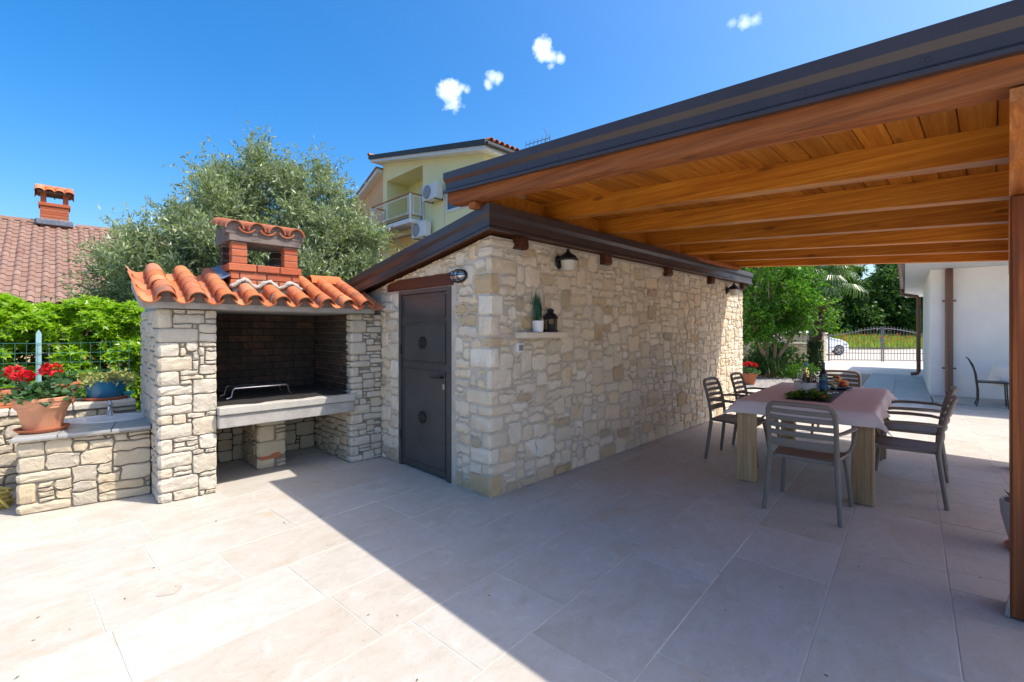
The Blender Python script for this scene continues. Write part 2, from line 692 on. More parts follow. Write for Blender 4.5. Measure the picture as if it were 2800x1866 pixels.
simple('shed_mortar', (.50, .445, .365), 0.95, nscale=7, namp=.16, bump=0.9, bscale=55, bdist=.008)  # mortar colour darkened to stand in for shadow gaps around the stones
simple('dark_mortar', (.25, .22, .175), 0.95, nscale=12, namp=.3, bump=0.8, bscale=60)
simple('lime_mortar', (.40, .37, .325), 0.95, nscale=12, namp=.2, bump=0.9, bscale=40, bdist=.01)
simple('sooty_mortar', (.02, .017, .015), 0.95, nscale=6, namp=.4, bump=0.8, bscale=50)
simple('soot', (.014, .012, .011), 0.95, nscale=8, namp=.5, bump=0.9, bscale=35, bdist=.01)


def concrete(name, col, dirt, amt=0.7):
    t = NT(name)
    v = t.coords()
    f = t.noise(v, 5, 7, 0.7, 0.5)
    g = t.noise(v, 60, 4, 0.6)
    c = t.mix(t.math('MULTIPLY', t.math('SUBTRACT', f, 0.45), 3.2 * amt, clamp=True), col, dirt)
    c = t.mix(t.math('MULTIPLY', g, 0.4), c, t.mix(1.0, c, (.7, .7, .7), 'MULTIPLY'))
    t.l(c, t.b.inputs['Base Color'])
    t.b.inputs['Roughness'].default_value = .92
    t.bump(t.math('ADD', f, g), .6, .006)
    MATS[name] = t.m


concrete('concrete', (.42, .40, .365), (.12, .105, .085), .55)
concrete('concrete_soiled', (.20, .165, .145), (.04, .034, .03), 1.0)
concrete('hearth_stone', (.47, .45, .40), (.28, .255, .21), .6)
WOOD = [(.44, .142, .011), (.62, .237, .020), (.72, .31, .034)]
wood_mat('stain_y', WOOD, 1, coat=.0)
wood_mat('stain_x_shaded', [(.40, .125, .012), (.54, .195, .020), (.62, .255, .035)], 0, coat=.0)  # ceiling boards: their shading against the rafters is mixed into this colour
wood_mat('stain_dark_y', [(.19, .060, .018), (.325, .110, .032), (.44, .16, .048)], 1, coat=.0, rough=.75)  # darker tone for the front rafter and wall plate
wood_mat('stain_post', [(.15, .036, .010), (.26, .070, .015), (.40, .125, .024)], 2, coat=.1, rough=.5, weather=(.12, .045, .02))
wood_mat('stain_beam', [(.30, .095, .018), (.45, .165, .035), (.54, .22, .055)], 0)
wood_mat('tail_wood', [(.07, .026, .012), (.12, .042, .018), (.16, .06, .026)], 1, rough=.6)
wood_mat('lintel_wood', [(.085, .030, .018), (.115, .04, .024), (.14, .05, .03)], 1, rough=.6)
wood_mat('oak_pale', [(.42, .29, .15), (.53, .38, .21), (.60, .45, .27)], 2, rough=.5, coat=.1)
wood_mat('runner_wood', [(.045, .03, .028), (.08, .055, .05), (.11, .078, .07)], 0, rough=.6)
simple('flashing', (.046, .034, .034), .34, metal=.0, spec=.5, nscale=3, namp=.12, rnd=.05, bump=.05, bscale=8)
simple('door_steel', (.066, .064, .062), .38, spec=.5, nscale=5, namp=.15, bump=.08, bscale=25)
simple('black_iron', (.012, .012, .013), .45, nscale=20, namp=.2)
simple('lamp_black', (.016, .015, .015), .5, spec=.4, nscale=30, namp=.2, bump=.1)
simple('frosted_glass', (.55, .52, .43), .35, spec=.5)
simple('galvanised', (.50, .51, .52), .35, metal=.9, nscale=20, namp=.15)
simple('chrome', (.78, .78, .78), .3, metal=1.0)
simple('white_plastic', (.72, .71, .69), .4, nscale=4, namp=.03)
simple('socket_grey', (.22, .21, .20), .4)
simple('white_ceramic', (.80, .79, .77), .22, spec=.5)
simple('chair_taupe', (.195, .165, .136), .55, spec=.35, nscale=40, namp=.05, bump=.05, bscale=200)
simple('cloth_pink', (.74, .62, .58), .8, nscale=14, namp=.03, bump=.15, bscale=300, bdist=.001)
simple('cloth_white', (.74, .73, .72), .85, nscale=10, namp=.03)
simple('pot_terracotta', (.56, .27, .15), .85, nscale=5, namp=.16, bump=.2, bscale=60)
simple('pot_terracotta_dark', (.50, .165, .075), .8, nscale=5, namp=.12, bump=.2, bscale=60)
simple('blue_glaze', (.012, .17, .32), .22, spec=.6, nscale=4, namp=.1)
simple('teal_plastic', (.02, .28, .30), .35)
simple('soil', (.045, .03, .02), 1.0, nscale=30, namp=.5, bump=1.0, bscale=60)
simple('grey_pot', (.36, .35, .33), .5, nscale=6, namp=.1, bump=.15)
simple('counter_tile', (.34, .35, .345), .35, nscale=3, namp=.1, rnd=.06)
simple('hose_yellow', (.50, .40, .10), .45)
simple('fence_green', (.10, .27, .22), .45)
simple('wire_green', (.055, .20, .16), .5)
simple('fence_post_pale', (.28, .47, .50), .45)
simple('render_white', (.86, .84, .80), .9, nscale=2.2, namp=.05, bump=.25, bscale=120, bdist=.002)
simple('render_yellow', (.78, .73, .40), .9, nscale=.8, namp=.05, bump=.2, bscale=60)
simple('render_orange', (.66, .42, .22), .9, nscale=.8, namp=.05, bump=.2, bscale=60)
simple('trim_white', (.66, .67, .66), .6, nscale=3, namp=.06)
simple('dark_verge', (.035, .037, .036), .6, nscale=4, namp=.2)
simple('rail_rust', (.40, .17, .07), .7, nscale=12, namp=.4)
simple('downpipe_brown', (.17, .085, .055), .42, spec=.5, nscale=3, namp=.08)
simple('pane_dark', (.03, .04, .05), .06, spec=.8)
simple('ac_white', (.62, .64, .64), .4, nscale=4, namp=.05)
simple('ac_grille', (.12, .125, .13), .5)
simple('car_paint', (.66, .69, .71), .25, metal=.0, spec=.6)
simple('car_glass', (.03, .10, .13), .05, spec=.9)
simple('rubber', (.02, .02, .02), .8)
simple('alloy', (.45, .46, .47), .3, metal=.8)
simple('gate_grey', (.12, .12, .125), .45, spec=.5)
simple('bark', (.16, .12, .085), .9, nscale=18, namp=.35, bump=1.0, bscale=30, bdist=.02)
simple('myrtle_bark', (.36, .24, .15), .8, nscale=9, namp=.25, bump=.5, bscale=25)
simple('palm_fibre', (.12, .075, .045), .95, nscale=26, namp=.5, bump=1.0, bscale=40, bdist=.04)
simple('orange_skin', (.90, .36, .01), .4, nscale=30, namp=.06, bump=.25, bscale=180)
simple('apple_skin', (.50, .10, .05), .3, nscale=7, namp=.35)
simple('banana_skin', (.60, .46, .08), .45, nscale=10, namp=.15)
simple('radish_red', (.42, .015, .04), .3, nscale=9, namp=.2)
simple('plate_black', (.012, .011, .012), .5, spec=.25)
simple('wine_dark', (.012, .014, .03), .12, spec=.7)
simple('label_blue', (.03, .10, .24), .5, nscale=20, namp=.5)
simple('label_teal', (.06, .30, .38), .5, nscale=20, namp=.4)
simple('label_cream', (.60, .55, .42), .6)
simple('rust_mark', (.36, .20, .08), .9)
simple('awning_sheet', (.34, .19, .15), .8, nscale=8, namp=.3)
simple('gravel_bed', (.40, .375, .335), .95, nscale=60, namp=.45, bump=1.0, bscale=90, bdist=.03)
simple('driveway_concrete', (.55, .53, .49), .85, nscale=2, namp=.08, bump=.2, bscale=60)
simple('track_gravel', (.47, .42, .35), .95, nscale=3, namp=.18, bump=.5, bscale=40)
simple('earth', (.14, .13, .07), 1.0, nscale=1.5, namp=.4, bump=.6, bscale=10)
simple('grout', (.60, .55, .48), .9, nscale=2.5, namp=.32)
simple('pebble', (.46, .43, .385), .9, nscale=8, namp=.2, rnd=.35)
paving_mat('paving', [(.475, .445, .395), (.455, .43, .385), (.49, .45, .39), (.50, .475, .43), (.47, .43, .37), (.485, .46, .415), (.465, .42, .36)], stain_amt=.5)
simple('stain_mark', (.43, .385, .32), .7, nscale=30, namp=.12)
simple('dry_bits', (.16, .11, .06), .9, rnd=.4)
paving_mat('path_slab', [(.40, .43, .42), (.43, .45, .44), (.38, .41, .405)], stain_amt=.1)
paving_mat('porch_stone', [(.42, .40, .36), (.44, .42, .38)], stain_amt=.1)
leaf_mat('olive_leaf', [(.135, .195, .07), (.18, .245, .098), (.09, .14, .052), (.25, .31, .15), (.15, .21, .08)], back=(.36, .42, .27), rough=.42, trans=.18, spec=.5)
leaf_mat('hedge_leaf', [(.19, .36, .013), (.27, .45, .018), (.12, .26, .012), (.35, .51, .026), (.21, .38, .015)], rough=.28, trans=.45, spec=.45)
leaf_mat('shaded_old_leaf', [(.06, .14, .015), (.085, .18, .02), (.045, .10, .012)], rough=.4, trans=.25)  # older inner leaves, darkened further to paint shade inside the hedge
leaf_mat('myrtle_leaf', [(.09, .23, .02), (.13, .30, .025), (.065, .18, .02), (.18, .36, .035)], rough=.35, trans=.35, spec=.5)
leaf_mat('wood_leaf', [(.045, .11, .022), (.065, .15, .028), (.032, .08, .02), (.10, .20, .03)], rough=.5, trans=.3)
leaf_mat('bright_wood_leaf', [(.12, .25, .02), (.17, .31, .03), (.09, .20, .02)], rough=.5, trans=.4)
leaf_mat('shrub_leaf', [(.035, .085, .015), (.055, .125, .022), (.025, .06, .014)], rough=.45, trans=.25)
leaf_mat('ground_leaf', [(.09, .22, .015), (.13, .29, .02), (.06, .16, .015)], rough=.45, trans=.35)
leaf_mat('geranium_leaf', [(.045, .115, .04), (.06, .145, .05), (.035, .09, .035), (.08, .17, .055)], rough=.55, trans=.25)
leaf_mat('succulent_leaf', [(.32, .37, .11), (.40, .41, .14), (.26, .34, .12), (.44, .36, .15)], rough=.5, trans=.2)
leaf_mat('palm_leaf', [(.09, .16, .045), (.12, .20, .06), (.075, .135, .04)], rough=.35, trans=.3, spec=.6)
leaf_mat('dead_palm', [(.22, .15, .07), (.30, .22, .10), (.17, .11, .055)], rough=.8, trans=.2)
leaf_mat('reed', [(.01, .085, .035), (.015, .12, .05), (.008, .06, .03)], rough=.4, trans=.1)
leaf_mat('geranium_red', [(.55, .004, .012), (.70, .008, .02), (.42, .003, .01)], rough=.5, trans=.25)
leaf_mat('blossom_pink', [(.60, .30, .33), (.68, .42, .44), (.62, .18, .16)], rough=.6, trans=.4)
leaf_mat('poppy_red', [(.75, .06, .015), (.80, .10, .03), (.65, .03, .01)], rough=.6, trans=.4)
leaf_mat('meadow_grass', [(.26, .36, .035), (.33, .42, .05), (.20, .30, .03), (.40, .43, .09)], rough=.6, trans=.4)
leaf_mat('lavender', [(.12, .09, .17), (.16, .12, .20), (.10, .12, .08)], rough=.7, trans=.2)
leaf_mat('salad_leaf', [(.10, .22, .02), (.15, .29, .035), (.07, .16, .018), (.22, .34, .07)], rough=.4, trans=.3)

t = NT('clear_glass')
gl = t.n('ShaderNodeBsdfGlass')
gl.inputs['IOR'].default_value = 1.2
gl.inputs['Roughness'].default_value = 0.0
gl.inputs['Color'].default_value = (.97, .98, .97, 1)
t.l(gl.outputs[0], t.out.inputs['Surface'])
MATS['clear_glass'] = t.m
t = NT('pale_wine')
gl = t.n('ShaderNodeBsdfGlass')
gl.inputs['IOR'].default_value = 1.2
gl.inputs['Color'].default_value = (.93, .88, .55, 1)
t.l(gl.outputs[0], t.out.inputs['Surface'])
MATS['pale_wine'] = t.m

# ------------------------------------------------------------------ masonry
STYLES = {
    'shed': dict(cu=.052, cv=.046, joint=.011, rim=-.003, face=.010, rough=.007, jit=.30, shrink=.007, warp=.018,
                 sizes=[((5, 3), 3.5), ((4, 3), 4.5), ((6, 3), 1.6), ((3, 2), 7), ((4, 2), 7), ((5, 2), 4), ((2, 2), 5), ((5, 4), 1.2), ((4, 4), 1.6), ((3, 3), 4.5), ((2, 1), 2.5), ((3, 1), 3), ((4, 1), 2.0), ((6, 4), .5), ((3, 4), 1.6), ((2, 3), 2.5)]),
    'bbq': dict(cu=.045, cv=.040, joint=.0055, rim=-.004, face=.004, rough=.006, jit=.12, shrink=.005, warp=.004,
                sizes=[((5, 3), 5), ((6, 4), 3), ((5, 4), 3), ((4, 4), 3), ((3, 3), 3), ((2, 2), 2), ((3, 2), 4), ((4, 2), 3), ((2, 1), 2), ((3, 1), 2), ((4, 1), 1.2), ((1, 1), .3), ((1, 2), .8), ((5, 2), 3), ((4, 3), 3)]),
    'small': dict(cu=.045, cv=.034, joint=.0055, rim=-.004, face=.005, rough=.005, jit=.12, shrink=.005, warp=.004,
                  sizes=[((4, 2), 5), ((3, 2), 5), ((2, 2), 3), ((5, 2), 3), ((3, 1), 3), ((2, 1), 3), ((4, 3), 2), ((3, 3), 2), ((5, 4), .6), ((1, 1), .5)]),
    'low': dict(cu=.050, cv=.040, joint=.0075, rim=-.004, face=.004, rough=.006, jit=.20, shrink=.005, warp=.006,
                sizes=[((5, 3), 4), ((4, 3), 4), ((6, 3), 2), ((3, 2), 3), ((5, 2), 3), ((6, 2), 3), ((7, 2), 1.5), ((3, 3), 3), ((2, 2), 1.5), ((4, 1), 1.5), ((2, 1), 1), ((5, 4), 1.5), ((7, 4), 1)]),
}


def grid_fill(nu, nv, occ, sizes, rng):
    out = []
    sz = [s for s, w in sizes]
    ws = [w for s, w in sizes]
    for j in range(nv):
        for i in range(nu):
            if occ[i][j]:
                continue
            done = False
            for _ in range(9):
                w, h = rng.choices(sz, ws)[0]
                if i + w > nu or j + h > nv:
                    continue
                if nu - (i + w) == 1 and rng.random() < .8:
                    continue
                if any(occ[a][b] for a in range(i, i + w) for b in range(j, j + h)):
                    continue
                done = True
                break
            if not done:
                w = h = 1
                while i + w < nu and w < 3 and not occ[i + w][j]:
                    w += 1
            for a in range(i, i + w):
                for b in range(j, j + h):
                    occ[a][b] = True
            out.append((i, j, w, h))
    return out


def masonry(x0, y0, z0, lenA, lenB, h, style, seed, blockA=(), blockB=(), topA=None, topB=None, quoin=True, tintz=None):
    """stones on the -x face (A, along +y) and the -y face (B, along +x) of a block; returns [(verts, faces, centre, area)]"""
    S = STYLES[style]
    rng = random.Random(seed)
    cu, cv, J = S['cu'], S['cv'], S['joint']
    nv = max(1, round(h / cv))
    cv = h / nv
    nA = round(lenA / cu) if lenA else 0
    nB = round(lenB / cu) if lenB else 0
    cA = lenA / nA if nA else 0
    cB = lenB / nB if nB else 0
    occA = [[False] * nv for _ in range(nA)]
    occB = [[False] * nv for _ in range(nB)]
    for occ, c, n, bl in ((occA, cA, nA, blockA), (occB, cB, nB, blockB)):
        for (u0, u1, v0, v1) in bl:
            for i in range(n):
                for j in range(nv):
                    if (i + 1) * c > u0 + .01 and i * c < u1 - .01 and (j + 1) * cv > v0 + .01 and j * cv < v1 - .01:
                        occ[i][j] = True
    stones = []

    def tz(top, u, v):
        return v if top is None else min(v, top(u))

    if nA and nB and quoin:
        j = 0
        flip = rng.random() < .5
        while j < nv:
            hh = min(rng.choice([2, 3, 3, 4]), nv - j)
            if nv - j - hh == 1:
                hh += 1
            a, b = (rng.randint(3, 6), rng.randint(2, 3)) if flip else (rng.randint(1, 3), rng.randint(3, 6))
            flip = not flip
            a = min(a, nA)
            b = min(b, nB)
            for i in range(a):
                for q in range(j, j + hh):
                    occA[i][q] = True
            for i in range(b):
                for q in range(j, j + hh):
                    occB[i][q] = True
            zb, zt = j * cv + J / 2, (j + hh) * cv - J / 2
            if topA:
                zt = min(zt, topA(0) - .005)
            if zt - zb > .02:
                LA, LB = a * cA - J, b * cB - J
                f0 = S['face']

                def plan(off, inset):
                    """plan outline from the A end round the corner to the B end: (x, y)"""
                    pts = [(.03, LA - inset), (-(off - .010), LA - inset)]
                    m = max(2, int(LA / .06))
                    for k in range(m):
                        pts.append((-off, (LA - inset - .012) * (1 - k / m)))
                    pts.append((-off, -off + .018))
                    pts.append((-off + .018, -off))
                    m2 = max(2, int(LB / .06))
                    for k in range(1, m2 + 1):
                        pts.append(((LB - inset - .012) * k / m2, -off))
                    pts += [(LB - inset, -(off - .010)), (LB - inset, .03)]
                    return pts
                vs = []
                rows = [(zb, S['rim'], 0.008), (zb + .012, f0, 0), (zb + (zt - zb) * .38, f0 + .003, 0), (zb + (zt - zb) * .68, f0 + .003, 0), (zt - .012, f0, 0), (zt, S['rim'], 0.008)]
                N = 0
                for ri, (z, off, ins) in enumerate(rows):
                    pl = plan(off, ins)
                    N = len(pl)
                    for q, (px, py) in enumerate(pl):
                        amp = S['rough'] if 0 < ri < 5 and 1 < q < N - 2 else 0
                        vs.append((x0 + px + rng.uniform(-1, .6) * amp, y0 + py + rng.uniform(-1, .6) * amp, z0 + z + (rng.uniform(-.004, .004) if 0 < ri < 5 else 0)))
                fs = []
                for r in range(5):
                    for q in range(N - 1):
                        fs.append((r * N + q, r * N + q + 1, (r + 1) * N + q + 1, (r + 1) * N + q))
                fs.append(tuple(5 * N + q for q in range(N)))
                fs.append(tuple(reversed(range(N))))
                stones.append((vs, fs, (x0, y0, z0 + (zb + zt) / 2), (LA + LB) * (zt - zb)))
            j += hh

    for face, n, c, occ, top in (('A', nA, cA, occA, topA), ('B', nB, cB, occB, topB)):
        if not n:
            continue
        jr = random.Random(seed * 7 + ord(face))
        jit = [[(jr.uniform(-1, 1), jr.uniform(-1, 1)) for _ in range(nv + 1)] for _ in range(n + 1)]
        ph = jr.uniform(0, 9)

        def node(i, j):
            a, b = jit[i][j]
            u = i * c + (a * S['jit'] * c if 0 < i < n else 0)
            v = j * cv + (b * S['jit'] * cv if 0 < j < nv else 0)
            if 0 < j < nv:
                v += S['warp'] * math.sin(u * 2.3 + ph + j * .35) * math.sin(math.pi * j / nv)
            return u, tz(top, u, v)
        for (i, j, w, hh) in grid_fill(n, nv, occ, S['sizes'], rng):
            pts = []
            for a in range(w):
                pts.append((i + a, j, a == 0, 0))
            for b in range(hh):
                pts.append((i + w, j + b, b == 0, 1))
            for a in range(w):
                pts.append((i + w - a, j + hh, a == 0, 2))
            for b in range(hh):
                pts.append((i, j + hh - b, b == 0, 3))
            ol = []
            for (a, b, cor, side) in pts:
                u, v = node(a, b)
                du = J / 2 * ((a == i) - (a == i + w))
                dv = J / 2 * ((b == j) - (b == j + hh))
                if cor:
                    k = .20 if style == 'shed' else .14
                    du += k * c * ((a == i) - (a == i + w)) * .6
                    dv += k * cv * ((b == j) - (b == j + hh)) * .6
                ol.append((u + du, v + dv))
            us = [p[0] for p in ol]
            vs_ = [p[1] for p in ol]
            if max(vs_) - min(vs_) < .028:
                continue
            uc, vc = sum(us) / len(us), sum(vs_) / len(vs_)
            W2, H2 = (max(us) - min(us)) / 2, (max(vs_) - min(vs_)) / 2
            prot = S['face'] + rng.uniform(-.5, 1) * S['rough']
            V = []
            N = len(ol)
            sh = S['shrink']
            for (lev, nn, amp) in ((0, -.03, 0), (0, S['rim'], 0), (1, prot, S['rough'] * .6), (2, prot + .002, S['rough'])):
                for (u, v) in ol:
                    if lev == 1:
                        k1, k2 = max(.3, 1 - sh / max(W2, .001)), max(.3, 1 - sh / max(H2, .001))
                    elif lev == 2:
                        k1 = k2 = .72
                    else:
                        k1 = k2 = 1
                    V.append((uc + (u - uc) * k1, vc + (v - vc) * k2, nn + rng.uniform(-1, 1) * amp))
            V.append((uc, vc, sum(p[2] for p in V[3 * N:4 * N]) / N + rng.uniform(-.3, .3) * S['rough']))
            F = []
            for r in range(3):
                for q in range(N):
                    p = (q + 1) % N
                    F.append((r * N + q, r * N + p, (r + 1) * N + p, (r + 1) * N + q))
            for q in range(N):
                F.append((3 * N + q, 3 * N + (q + 1) % N, 4 * N))
            if face == 'B':
                V = [(x0 + u, y0 - m, z0 + v) for u, v, m in V]
                ctr = (x0 + uc, y0, z0 + vc)
            else:
                V = [(x0 - m, y0 + u, z0 + v) for u, v, m in V]
                F = [tuple(reversed(f)) for f in F]
                ctr = (x0, y0 + uc, z0 + vc)
            stones.append((V, F, ctr, 4 * W2 * H2, N))
    return stones


def lay(stones, parent, mat, name='stone', limit=300, alt=None, alt_p=0.0, seed=1, cam_space=True, xf=None):
    """biggest stones in the picture become parts, the rest one part of small stones"""
    rng = random.Random(seed)

    def size(s):
        c = Vector(s[2])
        if xf is not None:
            c = xf @ c
        p = proj(c)
        if p is None:
            return 0
        if not (-60 < p[0] < 1084 and -60 < p[1] < 742):
            return 0
        nrm = 1.0
        return s[3] / p[2] ** 2
    st = sorted(stones, key=size, reverse=True)
    for s in st[:limit]:
        me = bpy.data.meshes.new(name)
        me.from_pydata(s[0], [], s[1])
        me.materials.append(MATS[alt if alt and rng.random() < (.5 if s[2][2] < .16 else alt_p) and s[3] > .005 else mat])
        if len(s) > 4:                          # broken faces soft, arrises crisp
            me.polygons.foreach_set('use_smooth', [i >= 3 * s[4] for i in range(len(s[1]))])
        add(name, me, parent, local=xf is not None)
    if len(st) > limit:
        V, F = [], []
        for s in st[limit:]:
            o = len(V)
            V += s[0]
            F += [tuple(i + o for i in f) for f in s[1]]
        me = bpy.data.meshes.new('small_stones')
        me.from_pydata(V, [], F)
        me.materials.append(MATS[mat])
        add('small_stones', me, parent, kind='stuff', local=xf is not None)


# ------------------------------------------------------------------ the ground
GR = rad(3.7)
g = MB()
g.raw([(-220, -220, -.09), (320, -220, -.09), (320, 320, -.09), (-220, 320, -.09)], [(0, 1, 2, 3)])
tag(g.build('ground', 'earth', None), kind='structure')

patio = MB().box(-15.0, 9.62, -14, 4.2, -.08, -.0025).build('patio', 'grout')
tag(patio, kind='structure')
GM = Matrix.Rotation(GR, 4, 'Z')
ca, sa = math.cos(GR), math.sin(GR)


def togrid(x, y):
    return (x * ca + y * sa, -x * sa + y * ca)


r0 = togrid(-.9435, -1.899)[1]
prng = random.Random(11)
nslab = 0
for k in range(-9, 13):
    ya, yb = r0 + k * .5, r0 + (k + 1) * .5
    x = -9.5 + prng.random()
    if k in (-4,):
        pass
    while x < 9.8:
        L = prng.choice([.6, .75, .8, .9, 1.0, 1.15])
        if k < -2:
            L = prng.choice([.28, .3, .5, .6])
        cx, cy = x + L / 2, (ya + yb) / 2
        wp = GM @ Vector((cx, cy, 0))
        corners = [GM @ Vector((a, b, 0)) for a in (x, x + L) for b in (ya, yb)]
        ins = all(c.x > .1 and c.y > .1 and c.x < 6.0 for c in corners)
        okb = all(-8.9 < c.x < 9.6 and -7.4 < c.y < 4.1 for c in corners)
        vis = False
        for c in corners + [wp]:
            p = proj(c)
            if p and -20 < p[0] < 1044 and p[1] < 700 and p[2] > .9:
                vis = True
        if vis and not ins and okb:
            gp = .0028
            m = MB()
            z = prng.uniform(-.0012, .0012)
            c_ = .0015
            x0_, x1_, y0_, y1_ = x + gp, x + L - gp, ya + gp, yb - gp
            m.raw([(x0_, y0_, -.03), (x1_, y0_, -.03), (x1_, y1_, -.03), (x0_, y1_, -.03),
                   (x0_, y0_, z - c_), (x1_, y0_, z - c_), (x1_, y1_, z - c_), (x0_, y1_, z - c_),
                   (x0_ + c_, y0_ + c_, z), (x1_ - c_, y0_ + c_, z), (x1_ - c_, y1_ - c_, z), (x0_ + c_, y1_ - c_, z)],
                  [(0, 1, 5, 4), (1, 2, 6, 5), (2, 3, 7, 6), (3, 0, 4, 7), (4, 5, 9, 8), (5, 6, 10, 9), (6, 7, 11, 10), (7, 4, 8, 11), (8, 9, 10, 11)])
            me = m.mesh('paving_slab', 'paving', fixn=False)
            o = add('paving_slab', me, patio, GM.copy())
            nslab += 1
        x += L
print('slabs', nslab)

srng = random.Random(19)
for (x, y, r) in ((-.86, -1.20, .030), (-2.16, .22, .055), (-2.95, .60, .04), (-1.30, .15, .03), (-.55, .95, .09), (-2.25, -1.35, .05)):
    pts = []
    for q in range(14):
        a_ = q * 2 * math.pi / 14
        pts.append((x + r * (1.0 + srng.uniform(-.28, .28)) * math.cos(a_), y + r * (.8 + srng.uniform(-.25, .25)) * math.sin(a_), .0019))
    m = MB().raw(pts, [tuple(range(14))])
    add('stain', m.mesh('stain', 'stain_mark', fixn=False), patio)
nr = np.random.default_rng(44)
n = 130
P = np.stack([-5 + 8.5 * nr.random(n), -3 + 4.6 * nr.random(n), np.full(n, .003)], 1)
a_ = nr.random(n) * 6.28
V = leaves(P, np.stack([np.cos(a_), np.sin(a_), 0 * a_], 1), np.stack([.2 * nr.normal(size=n), .2 * nr.normal(size=n), 1 + 0 * a_], 1), .010 + .016 * nr.random(n), .005 + .006 * nr.random(n), .1)
V[:, 2] = np.maximum(V[:, 2], .0022)
add('dry_leaf_bits', fast_mesh('dry_leaf_bits', V, 4, 'dry_bits'), patio, kind='stuff')

# gravel bed, path beside the house, driveway, track and meadow beyond the gate
HR = rad(4.2)
HO = Vector((10.854, -2.285, 0))
HM = Matrix.Translation(HO) @ Matrix.Rotation(HR, 4, 'Z')


def hp(x, y, z=0):
    return tuple(HM @ Vector((x, y, z)))


tag(MB().raw([(6.1, 0.0, -.05), (9.3, -1.3, -.05), (17.2, -.7, -.05), (17.2, 14, -.05), (6.1, 14, -.05)], [(0, 1, 2, 3, 4)]).build('gravel_bed', 'gravel_bed'), kind='structure')
m = MB()
m.raw([hp(-1.28, 0.0, -.09), hp(-1.28, 1.25, -.09), hp(6.0, 1.25, -.09), hp(6.0, 0.0, -.09), hp(-1.28, 0.0, -.012), hp(-1.28, 1.25, -.012), hp(6.0, 1.25, -.012), hp(6.0, 0.0, -.012)],
      [(4, 5, 6, 7), (0, 1, 5, 4), (1, 2, 6, 5), (2, 3, 7, 6)])
path = m.build('path', 'grout', fixn=True)
tag(path, kind='structure')
for i in range(9):
    for j in range(2):
        m = MB().box(-1.27 + i * .8 + .006, -1.27 + i * .8 + .794, j * .62 + .008, j * .62 + .612, -.03, .002, .003)
        add('path_slab', m.mesh('path_slab', 'path_slab'), path, HM.copy())
m = MB().box(-1.29, 0.0, -9, -.012, -.05, .028, .006)
porch = add('porch_floor', m.mesh('porch_floor', 'porch_stone'), None, HM.copy())
tag(porch, kind='structure')
tag(MB().raw([(16.6, -16, -.045), (26.5, -16, -.045), (26.5, -2, -.045), (23.2, 2.6, -.045), (16.6, 3.4, -.045)], [(0, 1, 2, 3, 4)]).build('driveway', 'driveway_concrete'), kind='structure')
gdir = Vector((2.09, -3.08, 0)).normalized()
gnor = Vector((3.08, 2.09, 0)).normalized()
GL = Vector((23.71, 1.88, 0))
a = GL - gdir * 14 + gnor * .3
b = GL + gdir * 24 + gnor * .3
tag(MB().raw([tuple(a)[:2] + (-.055,), tuple(b)[:2] + (-.055,), tuple(b + gnor * 19)[:2] + (-.055,), tuple(a + gnor * 14)[:2] + (-.055,)], [(0, 1, 2, 3)]).build('gravel_track', 'track_gravel'), kind='structure')

# loose pebbles on the gravel bed
nr = np.random.default_rng(5)
n = 5200
px = 10 + 6.8 * nr.random(n)
py = -1.0 + 4.6 * nr.random(n)
rr = .010 + .016 * nr.random(n)
tt = np.array([[1, 0, 0], [0, 1, 0], [-1, 0, 0], [0, -1, 0], [0, 0, .9]])
P = np.stack([px, py, np.full(n, -.047)], 1)
keep = (py > -.85 + .02 * px) | (px > 99)
P = P[keep]
rr = rr[keep]
ang = nr.random(len(P)) * 6.28
V = []
for q in range(4):
    c1, s1 = np.cos(ang + q * 1.57), np.sin(ang + q * 1.57)
    c2, s2 = np.cos(ang + (q + 1) * 1.57), np.sin(ang + (q + 1) * 1.57)
    A = P + np.stack([c1 * rr, s1 * rr, 0 * rr], 1)
    B = P + np.stack([c2 * rr, s2 * rr, 0 * rr], 1)
    Tp = P + np.stack([0 * rr, 0 * rr, rr * .9], 1)
    V.append(np.stack([A, B, Tp], 1))
V = np.stack(V, 1).reshape(-1, 3)
o = add('pebbles', fast_mesh('pebbles', V, 3, 'pebble'), None, kind='stuff')

# ------------------------------------------------------------------ the stone shed
SH = thing('stone_shed', 'low stone shed with a grey steel door and a brown metal edged roof', 'shed', (3, 1.6, 0))


def rake(u):
    return 2.225 - .172 * u


wall = MB()
wall.prism([(0.0, -.05), (.536, -.05), (.536, rake(.536)), (0.0, rake(0))], 0, 0.0, .35)
wall.prism([(1.439, -.05), (3.2, -.05), (3.2, rake(3.2)), (1.439, rake(1.439))], 0, 0.0, .35)
wall.prism([(.536, 1.834), (1.439, 1.834), (1.439, rake(1.439)), (.536, rake(.536))], 0, 0.0, .35)
w1 = wall.build('front_wall', 'shed_mortar', SH)
w2 = MB().box(.352, 6.1, 0.0, .35, -.05, 2.25).build('side_wall', 'shed_mortar', SH)
MB().box(.352, 6.1, 2.9, 3.2, -.05, 1.66).box(5.8, 6.1, .352, 2.898, -.05, 1.66).build('rear_wall', 'shed_mortar', SH)
tailx = [.335, 1.69, 3.165, 4.60, 6.02]
sA = masonry(0, 0, 0, 1.82, 6.1, 2.235, 'shed', 21,
             blockA=[(.50, 1.46, -.1, 1.86), (.44, 1.72, 1.83, 1.97)],
             blockB=[(x - .09, x + .09, 2.13, 2.3) for x in tailx] + [(.29, .90, 1.335, 1.42)],
             topA=lambda u: rake(u) - .012)
fr = [s for s in sA if s[2][0] < .001 and not (s[2][1] < .001)]
sd_ = [s for s in sA if s not in fr]
lay(fr, w1, 'shed_stone', limit=90, alt='ochre_stone', alt_p=.10, seed=3)
lay(sd_, w2, 'shed_stone', limit=205, alt='ochre_stone', alt_p=.10, seed=4)
